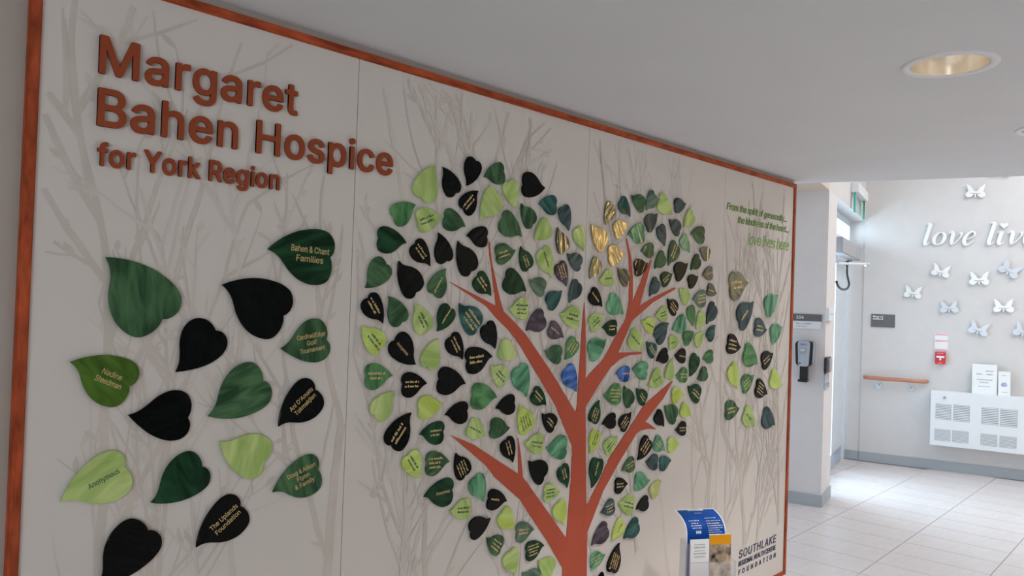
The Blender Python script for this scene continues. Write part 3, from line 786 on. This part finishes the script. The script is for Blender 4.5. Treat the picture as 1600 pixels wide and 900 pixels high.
for (fz, fh, fw_) in [(.018, .004, .6), (.028, .007, .62), (.043, .004, .55), (.054, .005, .68), (.067, .005, .6), (.092, .0015, .95)]:
    mb = MB(); n_ = 10 if fw_ < .9 else 1
    for k in range(n_):
        x = aw0 + (aw1 - aw0) * (.5 - fw_ / 2 + fw_ * k / n_)
        base = W(LF, x, zw - fz - fh, .0 + (fz + fh) / .205 * .006 + .0002)
        mb.add(box_vf(base, exL * ((aw1 - aw0) * fw_ / n_ * (rb.uniform(.5, .9) if n_ > 1 else 1)), up * fh, nL * .0005))
    mb.build('printed_text', M_INK, wh)
py = [(zb + .001, .006), (zy, .0)]
ye = leaflet(ay0, ay1, py, .006, 'leaflet with amber band and sepia photograph in the right pocket')
patch('printed_band', py, ay0, ay1, zy - .040, zy - .0003, M_YEL, ye)
patch('printed_photo', py, ay0, ay1, zb + .02, zy - .040, M_PHOTO, ye)

# ------------------------------------------------------------------ ceiling downlights
def lathe_vf(c, prof, seg=48):
    vs_, fs = [], []
    for (r, z) in prof:
        for k in range(seg):
            q = 2 * math.pi * k / seg; vs_.append(V((c[0] + r * math.cos(q), c[1] + r * math.sin(q), z)))
    for i in range(len(prof) - 1):
        for k in range(seg):
            k2 = (k + 1) % seg; fs.append((i * seg + k, i * seg + k2, (i + 1) * seg + k2, (i + 1) * seg + k))
    return vs_, fs
def downlight(c, R, label, power=76):
    root = empty('downlight', (c[0], c[1], Z1), label, 'downlight', 'recessed ceiling downlights')
    v, f = lathe_vf(c, [(R * .80, Z1 - .001), (R * .82, Z1 - .005), (R * .98, Z1 - .005), (R, Z1 - .002), (R, Z1 + .002)])
    put('trim_ring', v, f, M_TRIM, root, smooth=True)
    v, f = lathe_vf(c, [(R * .80, Z1 - .001), (R * .795, Z1 + .03), (R * .74, Z1 + .085), (R * .55, Z1 + .13), (R * .4, Z1 + .14)])
    put('reflector', v, f, M_REFL, root, smooth=True)
    v, f = lathe_vf(c, [(.001, Z1 + .14), (R * .42, Z1 + .14)])
    put('lamp', v, f, emis('warm_lamp_glow', (1, .88, .70), 9.0), root)
    sp = bpy.data.lights.new('downlight_beam', 'SPOT'); sp.energy = power; sp.spot_size = math.radians(84); sp.spot_blend = .6; sp.color = (1, .98, .95); sp.shadow_soft_size = .05
    so = bpy.data.objects.new('downlight_beam', sp); COL.objects.link(so); so.parent = root; so.location = (0, 0, .05)
    return root
dc = onfloor(1483.5, 101, Z1); dl_ = onfloor(1404.6, 108, Z1); dr_ = onfloor(1563.2, 95, Z1)
RD = (dl_ - dr_).length / 2 * .985
downs = [(dc.x, dc.y)]
d2e = onfloor(1594, 200, Z1)
c2 = d2e + (rv * 1.0) * RD * 1.0
downs.append((c2.x, c2.y))
extra = [(downs[0][0] - 1.45, downs[0][1] - .02), (downs[0][0] - 1.3, -3.3), (downs[0][0] + .1, -3.3), (downs[1][0] + .1, -3.3)]  # unseen downlights added to brighten floor and near ceiling
# ceiling has real holes for them
def ring_hole():
    me = ceil.data; base = ceil.location
    for (x, y) in downs + extra:
        cyl = bpy.data.meshes.new('hole')
        v, f = lathe_vf((x, y), [(RD * .81, Z1 - .1), (RD * .81, Z1 + .3)], 48)
        b = bmesh.new(); vv = [b.verts.new(p) for p in v]
        for q in f: b.faces.new([vv[i] for i in q])
        b.faces.new(vv[:48]); b.faces.new(vv[48:])
        bmesh.ops.recalc_face_normals(b, faces=b.faces); b.to_mesh(cyl); b.free()
        co = bpy.data.objects.new('hole', cyl); COL.objects.link(co)
        md = ceil.modifiers.new('hole', 'BOOLEAN'); md.operation = 'DIFFERENCE'; md.object = co; md.solver = 'EXACT'
        dg = bpy.context.evaluated_depsgraph_get(); dg.update()
        nm = bpy.data.meshes.new_from_object(ceil.evaluated_get(dg))
        ceil.modifiers.clear(); ceil.data = nm
        bpy.data.objects.remove(co)
ring_hole()
downlight(downs[0], RD, 'round recessed downlight with pale reflector, seen whole in the near ceiling')
downlight(downs[1], RD, 'round recessed downlight cut by the right edge, nearer the far room')
for (x, y), w_ in zip(extra, ('in front of the title lettering', 'in the rear right corner of the lobby', 'in the middle of the right-hand row', 'in the right-hand row nearest the far room')):
    downlight((x, y), RD, 'added recessed downlight outside the view ' + w_, 76 if x > 2 else 24)

# ------------------------------------------------------------------ column things
def dashes(name, pl, a0, a1, z, h, off, m, parent, seed=1, gap=.25):
    r_ = random.Random(seed); mb = MB(); x = a0
    while x < a1:
        w_ = min(h * r_.uniform(.4, .7), a1 - x); mb.add(box_vf(W(pl, x, z, off), pl[1] * w_, up * h * r_.choice((.65, .65, 1)), pl[2] * .0006)); x += w_ + h * r_.choice((gap, gap, gap * 2.5))
    return mb.build(name, m, parent)
a0, a1, z0, z1 = prect(COLM, 1239, 490, 1283.5, 515)
zm = P(COLM, 1260, 501.5)[1]
sg = empty('room_sign', W(COLM, (a0 + a1) / 2, z0), 'two-tone room number sign 104 on the column above the dispenser', 'sign')
pbox('upper_plate', COLM, a0, a1, zm, z1, .001, .012, M_DKSIGN, sg)
pbox('lower_plate', COLM, a0, a1, z0, zm - .001, .001, .009, M_WHITE, sg)
lay_text('room_number', '104', W(COLM, a0 + .03, zm + (z1 - zm) * .32, .012), eF, up, nF, None, (z1 - zm) * .42, M_PAPER, sg, weight=.02)
dashes('printed_text', COLM, a0 + .03, a0 + (a1 - a0) * .66, z0 + (zm - z0) * .58, .014, .009, M_INK, sg, 3)
dashes('printed_text', COLM, a0 + .03, a0 + (a1 - a0) * .52, z0 + (zm - z0) * .25, .014, .009, M_INK, sg, 4)
# hand sanitiser dispenser
a0, a1, z0, z1 = prect(COLM, 1245.5, 532, 1272, 572)
zn = P(COLM, 1258, 596)[1]
ac = (a0 + a1) / 2; hw = (a1 - a0) / 2
dp = empty('sanitiser_dispenser', W(COLM, ac, zn), 'silver and black hand sanitiser dispenser on the column below the room sign', 'dispenser')
def rounded(name, pl, ac, hw, z0, z1, o0, o1, r, m, parent, taper=1.0):
    pts = []
    for (sx_, sz_, q0) in ((1, 1, 0), (-1, 1, 90), (-1, -1, 180), (1, -1, 270)):
        for k in range(5):
            q = math.radians(q0 + 90 * k / 4); w_ = hw * (1 if sz_ > 0 else taper)
            pts.append((ac + sx_ * (w_ - r) + r * math.cos(q), (z1 - r if sz_ > 0 else z0 + r) + r * math.sin(q)))
    ob = prism(name, [W(pl, a, z, o0) for a, z in pts], pl[2] * (o1 - o0), m, parent)
    return ob
rounded('housing', COLM, ac, hw, z0, z1, .001, .085, .03, M_BLACKP, dp, .9)
o = rounded('front_shield', COLM, ac + .001, hw * .68, z0 - .002, z1 + .002, .083, .105, .022, M_SILV, dp, .85)
pbox('side_cover', COLM, ac + hw * .9, ac + hw * 1.05, z0 + .02, z1 - .01, .001, .075, M_SILV, dp, .004)
rounded('sight_window', COLM, ac - .004, hw * .38, z0 + (z1 - z0) * .48, z0 + (z1 - z0) * .74, .105, .1065, .008, M_GREYP, dp)
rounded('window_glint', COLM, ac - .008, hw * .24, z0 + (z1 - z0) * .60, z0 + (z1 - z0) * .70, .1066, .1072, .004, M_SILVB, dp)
lay_text('brand_print', 'PURELL', W(COLM, ac - .03, z0 + (z1 - z0) * .84, .105), eF, up, nF, .055, .014, mat('violet_print', (.12, .12, .45), .5, noise=.05), dp, weight=.02)
rounded('button', COLM, ac - hw * .38, .006, z0 + .018, z0 + .03, .105, .107, .005, M_BLACKP, dp)
pbox('nozzle_neck', COLM, ac - hw * .45, ac + hw * .42, zn + .02, z0 + .004, .012, .075, M_BLACKP, dp, .006)
pbox('drip_tray', COLM, ac - hw * .62, ac + hw * .46, zn, zn + .022, .01, .09, M_BLACKP, dp, .005)
# small fittings on the door-side face of the column
a0, a1, z0, z1 = prect(DOORW, 1295.5, 481, 1303.5, 501.5, .03)
cr_ = empty('card_reader', W(DOORW, a0, z0), 'small white card reader on the narrow door-side face of the column', 'card reader')
pbox('body', DOORW, a0, a1, z0, z1, .001, .03, M_WHITE, cr_, .004)
pbox('slot', DOORW, a0 + (a1 - a0) * .2, a1 - (a1 - a0) * .2, (z0 + z1) / 2, (z0 + z1) / 2 + .006, .03, .031, M_INK, cr_)
a0, a1, z0, z1 = prect(DOORW, 1293.5, 559, 1300, 581, .03)
bt = empty('door_release', W(DOORW, a0, z0), 'black rounded door release below the card reader', 'switch')
rounded('plate', DOORW, (a0 + a1) / 2, (a1 - a0) / 2, z0, z1, .001, .022, .03, M_BLACKP, bt)
rounded('push_pad', DOORW, (a0 + a1) / 2 + .02, (a1 - a0) / 2 * .5, z0 + .012, z1 - .012, .022, .034, .02, M_GREYP, bt)
a0, a1, z0, z1 = prect(DOORW, 1293, 584, 1298.5, 607, .03)
lt = empty('key_switch', W(DOORW, a0, z0), 'small chrome key switch under the black door release', 'switch')
rounded('plate', DOORW, (a0 + a1) / 2, (a1 - a0) / 2, z0, z1, .001, .012, .03, M_CHROME, lt)
v, f = tube_vf([W(DOORW, (a0 + a1) / 2, z0 + .04, .012), W(DOORW, (a0 + a1) / 2, z0 + .04, .03)], .02, 14)
put('cylinder', v, f, M_CHROME, lt)

# ------------------------------------------------------------------ door operator, arm, cable, exit sign
aE, zE0 = P(DOORW, 1346, 408); _, zE1 = P(DOORW, 1346, 386.5)
op = empty('door_operator', W(DOORW, aE, zE0, -.1), 'grey door operator box above the glazed door', 'door operator')
pbox('cover', DOORW, aE - 1.35, aE, zE0, zE1 - .0, -.155, -.002, M_GREYP, op, .006)
pbox('end_cap', DOORW, aE - .0, aE + .012, zE0 + .004, zE1 - .004, -.15, -.006, M_ALU, op)
za = P(DOORW, 1322, 404)[1]; aa = P(DOORW, 1324, 404)[0]
v, f = tube_vf([W(DOORW, aa - .6, za - .03, -.03), W(DOORW, aa, za - .03, -.03)], .035, 12)
put('spindle_housing', v, f, M_CHROME, op)
p0 = hit(1309, 411.5, nD, cC + nD * .01); p1 = hit(1356, 413, nD, cC + nD * .22)
v, f = tube_vf([p0, p1], .012, 10); ar = put('arm', v, f, M_ALU, op)
v, f = tube_vf([p1 - (p1 - p0).normalized() * .03, p1 + (p1 - p0).normalized() * .004], .02, 12); put('end_cap', v, f, M_CHROME, ar)
cp = [(1330, 407.5), (1325.5, 408), (1323.8, 414), (1323, 425), (1325, 436), (1326.5, 444), (1324, 450.5), (1318, 452.3), (1312, 450), (1308.5, 445), (1307, 440)]
cp = [hit(x, y, nD, cC + nD * .012) for x, y in cp]
cp = [V(q) for q in spline([tuple(c) for c in cp], 4)]
v, f = tube_vf(cp, .011, 8)
put('cable', v, f, M_BLACKP, op, smooth=True)['label'] = 'black looped cable'
a0, zt0 = P(DOORW, 1335, 286.5, .03); a1, zb0 = P(DOORW, 1350, 320, .03)
zx1 = P(DOORW, 1343, 296, .03)[1]
ex = empty('exit_sign', W(DOORW, a0, zb0), 'hanging exit sign of clear glass with green edges above the door', 'exit sign')
zH0 = P(DOORW, 1335, 295, .06)[1]
pbox('housing', DOORW, a0, a1, zH0, zH0 + .10, .001, .07, M_WHITE, ex, .004)
zG = P(DOORW, 1336, 328, .06)[1]
pbox('glass_panel', DOORW, a0 + .02, a1 - .02, zG, zH0, .032, .040, M_GLASS, ex)
pbox('edge_strip', DOORW, a0 + .0, a0 + .05, zG, zH0, .028, .044, M_GREENE, ex)
pbox('edge_strip', DOORW, a1 - .09, a1 - .02, zG, zH0, .028, .044, M_EXITG, ex)
pbox('edge_strip', DOORW, a1 - .02, a1, zG, zH0, .028, .044, M_WHITE, ex)

# ------------------------------------------------------------------ far wall things
a0, a1, z0, z1 = prect(FAR, 1361.5, 490.5, 1398, 512)
s2 = empty('direction_sign', W(FAR, (a0 + a1) / 2, z0), 'small charcoal sign with two lines of white text on the far wall', 'sign')
pbox('plate', FAR, a0, a1, z0, z1, .001, .01, M_DKSIGN, s2)
dashes('printed_text', FAR, a0 + .018, a0 + (a1 - a0) * .5, z1 - .035, .018, .01, M_PAPER, s2, 5, .2)
dashes('printed_text', FAR, a0 + .018, a0 + (a1 - a0) * .52, z1 - .06, .018, .01, M_PAPER, s2, 6, .2)
# lettering
LET = {
 'l': ([[(.15, 1.6, .27), (.15, 1.1, .27), (.15, .5, .27), (.16, .22, .25), (.24, .06, .17), (.36, .08, .1), (.5, .24, .04)], [(-.14, 1.58, .03), (0, 1.62, .09), (.16, 1.66, .12)]], .62),
 'o': ('ring', 1.0),
 'v': ([[(-.06, .80, .03), (.04, .94, .1), (.16, .95, .2), (.24, .75, .25), (.28, .4, .25), (.34, .1, .16), (.42, .04, .08)], [(.36, .03, .1), (.56, .2, .08), (.74, .5, .08), (.8, .78, .12), (.72, .93, .2)]], .98),
 'e': ([[(.14, .42, .05), (.4, .48, .06), (.62, .64, .09), (.66, .84, .13), (.5, .98, .1), (.28, .9, .16), (.12, .6, .25), (.12, .3, .25), (.26, .06, .16), (.48, .06, .1), (.72, .28, .04)]], .95),
 'i': ([[(-.12, .86, .03), (0, .95, .09), (.12, .97, .12)], [(.14, .98, .26), (.14, .6, .26), (.15, .24, .25), (.23, .06, .17), (.35, .08, .1), (.5, .24, .04)]], .62),
 's': ([[(.6, .78, .2), (.5, .94, .1), (.3, .96, .1), (.16, .8, .16), (.28, .6, .24), (.46, .42, .25), (.52, .2, .18), (.36, .03, .1), (.16, .04, .1), (.04, .2, .2)]], .78),
}
SH = .27
def stroke_poly(pts):
    sp = spline(pts, 5); L_, R_ = [], []
    for i, p in enumerate(sp):
        a, b = sp[max(i - 1, 0)], sp[min(i + 1, len(sp) - 1)]
        dx, dy = b[0] - a[0], b[1] - a[1]; l = math.hypot(dx, dy) or 1
        L_.append((p[0] - dy / l * p[2] / 2, p[1] + dx / l * p[2] / 2)); R_.append((p[0] + dy / l * p[2] / 2, p[1] - dx / l * p[2] / 2))
    return L_, R_
aL, zL = P(FAR, 1440, 383.2, .03); xh = P(FAR, 1475, 362.5, .03)[1] - P(FAR, 1475, 383.4, .03)[1]
aR = P(FAR, 1525.6, 383, .03)[0]
XS = (aR - aL) / (.62 + 1.0 + .98 + .72 + SH)
gap = P(FAR, 1539.5, 383, .03)[0] - aL
lv = empty('wall_lettering', W(FAR, aL, zL), 'white raised italic words love lives on the far wall', 'lettering')
def strip_solid(L_, R_, a_, pl, z_, sx_, sz_, o0, o1):
    n = len(L_); top, bot = [], []
    def w(p, o): return W(pl, a_ + (p[0] + SH * p[1]) * sx_, z_ + p[1] * sz_, o)
    vs_ = [w(p, o1) for p in L_] + [w(p, o1) for p in R_] + [w(p, o0) for p in L_] + [w(p, o0) for p in R_]
    fs = []
    for i in range(n - 1):
        fs += [(n + i, n + i + 1, i + 1, i), (2 * n + i, 2 * n + i + 1, 3 * n + i + 1, 3 * n + i),
               (i, i + 1, 2 * n + i + 1, 2 * n + i), (n + i + 1, n + i, 3 * n + i, 3 * n + i + 1)]
    fs += [(0, 2 * n, 3 * n, n), (n - 1, 2 * n - 1, 4 * n - 1, 3 * n - 1)]
    return vs_, fs
def letter(ch, a_, mb):
    spec = LET[ch][0]
    if spec == 'ring':
        L_, R_ = [], []
        for k in range(33):
            q = 2 * math.pi * k / 32; wdt = .07 + .19 * abs(math.cos(q)) ** 1.2
            L_.append((.42 + (.34 - wdt / 2) * math.cos(q), .5 + (.45 - wdt * .4) * math.sin(q))); R_.append((.42 + (.34 + wdt / 2) * math.cos(q), .5 + (.45 + wdt * .4) * math.sin(q)))
        mb.add(strip_solid(L_, R_, a_, FAR, zL, XS, xh, .008, .03))
    else:
        for st in spec:
            L_, R_ = stroke_poly(st); mb.add(strip_solid(L_, R_, a_, FAR, zL, XS, xh, .008, .03))
def fixn(ob):
    b = bmesh.new(); b.from_mesh(ob.data); bmesh.ops.recalc_face_normals(b, faces=b.faces); b.to_mesh(ob.data); b.free()
xx = 0
for wi, word in enumerate(('love', 'lives')):
    x_ = aL + (gap if wi else 0)
    for ch in word:
        mb = MB(); letter(ch, x_, mb)
        fixn(mb.build('letter', M_LETTER, lv))
        if ch == 'i':
            hp = [(0, -.2), (.10, -.08), (.2, .03), (.22, .12), (.16, .19), (.07, .18), (0, .1), (-.07, .18), (-.16, .19), (-.22, .12), (-.2, .03), (-.10, -.08)]
            prism('heart_dot', [W(FAR, x_ + (.16 + SH * 1.38 + p[0] * 1.2) * XS, zL + (1.38 + p[1]) * xh, .008) for p in hp], nF * .022, M_LETTER, lv)
        x_ += LET[ch][1] * XS
# butterflies
HALF = [(.0, .12), (.03, .10), (.09, .13), (.18, .31), (.29, .42), (.42, .50), (.47, .49), (.44, .40), (.42, .27), (.37, .09), (.43, .04), (.50, -.05), (.485, -.17), (.40, -.245), (.27, -.25), (.16, -.19), (.08, -.07), (.045, -.03), (.035, -.20), (.012, -.24)]
BW = (P(FAR, 1540, 302)[0] - P(FAR, 1508.5, 302)[0])
BF = [((1524.3, 301.5), -3, 1.0, M_LETTER, 'white butterfly alone above the words love lives'),
      ((1469.5, 425.5), -13, .95, M_LETTER, 'white butterfly just below the word love'),
      ((1426, 459), -7, .95, M_LETTER, 'leftmost white butterfly on the far wall'),
      ((1483, 482), 4, .95, M_SILVB, 'bluish white butterfly above the fire alarm pull station'),
      ((1530, 438), 1, 1.0, M_LETTER, 'white butterfly between the tilted silver one and the one below love'),
      ((1576.5, 423), -32, 1.05, M_SILVB, 'silver grey butterfly tilted steeply below the word lives'),
      ((1568, 481), 1, 1.0, M_LETTER, 'level white butterfly below the tilted silver butterfly'),
      ((1528.5, 516), -14, .98, M_SILVB, 'pale silver butterfly above the white card on the cabinet'),
      ((1599, 520), -18, 1.0, M_SILVB, 'pale silver butterfly cut by the right edge of the view'),
      ((1564, 268), -5, 1.0, M_SILVB, 'butterfly mostly hidden behind the near ceiling edge')]
for (px, rot, s, m, lab) in BF:
    a_, z_ = P(FAR, px[0], px[1], .03); q = math.radians(rot); k = BW * s
    pts = HALF + [(-p[0], p[1]) for p in reversed(HALF[1:])]
    pts = [(a_ + k * (p[0] * math.cos(q) - p[1] * math.sin(q)), z_ + k * (p[0] * math.sin(q) + p[1] * math.cos(q))) for p in pts]
    root = empty('butterfly', W(FAR, a_, z_, 0), lab, 'butterfly', 'wall butterflies')
    prism('wings', [W(FAR, a, z, .018) for a, z in pts], nF * .01, m, root)
    v, f = tube_vf([W(FAR, a_, z_, 0), W(FAR, a_, z_, .019)], .012, 10); put('standoff', v, f, M_CHROME, root)
    d_ = (math.cos(q), math.sin(q)); dx = eF * d_[0] + up * d_[1]; dv = up * d_[0] - eF * d_[1]
    box('engraved_name', W(FAR, a_, z_, .028) - dx * k * .24 - dv * .004 + dv * k * -.02, dx * k * .48, dv * .006, nF * .0006, M_INK, root)
# fire alarm pull station with its instruction plate
a0, a1, z0, z1 = prect(FAR, 1461.3, 549.5, 1477.3, 569, .02)
fa = empty('fire_alarm_pull_station', W(FAR, (a0 + a1) / 2, z0), 'red fire alarm pull station with white T handle on the far wall', 'fire alarm')
pbox('body', FAR, a0, a1, z0, z1, .001, .045, M_RED, fa, .004)
w_ = a1 - a0; h_ = z1 - z0
pbox('handle_bar', FAR, a0 + w_ * .12, a1 - w_ * .12, z0 + h_ * .52, z0 + h_ * .68, .045, .055, M_PAPER, fa, .003)
pbox('handle_stem', FAR, a0 + w_ * .42, a1 - w_ * .42, z0 + h_ * .30, z0 + h_ * .52, .045, .053, M_PAPER, fa, .002)
dashes('printed_text', FAR, a0 + w_ * .15, a1 - w_ * .15, z0 + h_ * .86, .012, .045, M_PINK, fa, 8)
dashes('printed_text', FAR, a0 + w_ * .3, a1 - w_ * .3, z0 + h_ * .06, .010, .045, M_PINK, fa, 9)
a0, a1, z0, z1 = prect(FAR, 1460.6, 521, 1480.8, 548.5, .004)
ip = empty('instruction_plate', W(FAR, (a0 + a1) / 2, z0), 'white notice with pink bands just above the fire alarm', 'notice')
pbox('plate', FAR, a0, a1, z0, z1, .001, .006, M_PAPER, ip)
h_ = z1 - z0
for (u, v_) in ((.9, .99), (.52, .62), (.02, .10)): pbox('printed_band', FAR, a0 + .004, a1 - .004, z0 + h_ * u, z0 + h_ * v_, .006, .0066, M_PINK, ip)
# handrail
HO = .07
aA, zA = P(FAR, 1351, 589, HO); aB, zB = P(FAR, 1447.5, 597.5, HO)
zA = (zA + zB) / 2
hr = empty('handrail', W(FAR, aA, zA - .1), 'short wooden handrail on two metal brackets on the far wall', 'handrail')
v, f = tube_vf([W(FAR, aA, zA, .012), W(FAR, aA + .008, zA, .045), W(FAR, aA + .035, zA, HO), W(FAR, aB - .035, zA, HO), W(FAR, aB - .008, zA, .045), W(FAR, aB, zA, .012)], .021, 14)
put('rail', v, f, M_RAIL, hr, smooth=True)
for px in (1373, 1424):
    a_ = P(FAR, px, 600, .03)[0]
    br = rounded('bracket', FAR, a_, .025, zA - .12, zA - .04, .001, .012, .024, M_CHROME, hr)
    v, f = tube_vf([W(FAR, a_, zA - .08, .01), W(FAR, a_, zA - .06, .045), W(FAR, a_, zA - .015, HO)], .010, 8)
    put('arm', v, f, M_CHROME, br, smooth=True)
# heater cabinet
CO = .16
aH, zH = P(FAR, 1454.5, 610.5, CO); _, zHb = P(FAR, 1450.5, 694.5, CO)
zHt = zH
LEN = 1.75
ht = empty('heater_cabinet', W(FAR, aH, zHb), 'white wall-hung heater cabinet with square louvre grilles', 'heater')
pbox('body', FAR, aH, aH + LEN, zHb, zHt, .001, CO, M_WHITE, ht, .004)
def grille(x0, y0, x1, y1):
    a0, a1, z0, z1 = prect(FAR, x0, y0, x1, y1, CO)
    g = pbox('grille', FAR, a0, a1, z0, z1, CO - .0005, CO + .0012, M_GRILLE, ht)
    n_ = 10
    for k in range(n_):
        zz = z0 + (z1 - z0) * (k + .3) / n_
        pbox('slat', FAR, a0 + .002, a1 - .002, zz, zz + (z1 - z0) / n_ * .5, CO + .001, CO + .004, M_WHITE, g)
    return a0, a1, z0, z1
g1 = grille(1462.2, 630, 1486, 656.5); grille(1490, 632, 1514.8, 660)
grille(1534, 636, 1559.5, 664.5); grille(1563.2, 638.5, 1589.5, 668)
grille(1460.5, 669.5, 1484.5, 690); grille(1488, 672, 1513, 693)
grille(1532.5, 677, 1557.5, 698); grille(1562, 680.5, 1588, 701.5)
a_, z_ = P(FAR, 1476, 621, CO)
v, f = tube_vf([W(FAR, a_, z_, CO), W(FAR, a_, z_, CO + .014)], .014, 16); put('knob', v, f, M_GREYP, ht)
# cards standing on the cabinet
def card(name, px0, px1, pyt, off, label, texts, frame=None):
    a0 = P(FAR, px0, 610, off)[0]; a1 = P(FAR, px1, 612, off)[0]; zt_ = P(FAR, (px0 + px1) / 2, pyt, off)[1]
    z0 = zHt + .001
    root = empty(name, W(FAR, (a0 + a1) / 2, z0, off), label, 'card')
    lean = nF * -.03
    bp = box('sheet', W(FAR, a0, z0, off), eF * (a1 - a0), up * (zt_ - z0) + lean, nF * .006, M_PAPER, root)
    box('foot', W(FAR, a0 + .01, z0, off - .06), eF * (a1 - a0 - .02), up * .004, nF * .055, M_PAPER, root)
    H_ = zt_ - z0; r_ = random.Random(len(label))
    for (u, v_, w0, w1) in texts:
        x = a0 + (a1 - a0) * w0; e_ = a0 + (a1 - a0) * w1; mb = MB()
        while x < e_:
            ww = min(r_.uniform(.006, .014), e_ - x)
            base = W(FAR, x, z0 + H_ * u, off + .006) + lean * u
            mb.add(box_vf(base, eF * ww, (up * H_ + lean) * (v_ - u), nF * .0006)); x += ww + .004
        mb.build('printed_text', M_INK, root)
    if frame: 
        c = P(FAR, 1569, 602, off + .006)
        rp_ = [(math.cos(2 * math.pi * k / 12) * (.022 if k % 2 else .034), math.sin(2 * math.pi * k / 12) * (.022 if k % 2 else .034)) for k in range(12)]
        prism('flower_print', [W(FAR, c[0] + p[0], c[1] + p[1], off + .0065 - .03 * .4) for p in rp_], nF * .0006, mat('lilac_print', (.42, .44, .62), .6, noise=.2), root)
    return root
card('notice_card', 1518.5, 1557.5, 569.5, .075, 'larger white printed card standing on the heater cabinet',
     [(.76, .80, .55, .86), (.64, .69, .18, .40), (.64, .69, .58, .82), (.46, .50, .2, .82), (.37, .41, .3, .68), (.24, .27, .26, .74)])
card('notice_card', 1559.5, 1578.5, 581, .085, 'smaller white card with a lilac flower standing on the heater cabinet',
     [(.82, .86, .3, .62), (.12, .15, .3, .8)], True)

# ------------------------------------------------------------------ pendant lamp of the far room (seen only mirrored in the glass leaves)
pl_ = empty('pendant_lamp', (9.05, -4.9, 2.25), 'warm drum pendant lamp hanging in the far room', 'lamp')
v, f = lathe_vf((9.05, -4.9), [(.22, 2.15), (.22, 2.95)], 32)
put('drum_shade', v, f, emis('warm_shade_glow', (1, .66, .26), 14.0), pl_, smooth=True)
v, f = lathe_vf((9.05, -4.9), [(.001, 2.17), (.215, 2.17)], 32); put('diffuser', v, f, emis('warm_diffuser_glow', (1, .8, .5), 4.0), pl_)
v, f = tube_vf([(9.05, -4.9, 2.22), (9.05, -4.9, ZT)], .008, 8); put('cord', v, f, M_BLACKP, pl_)
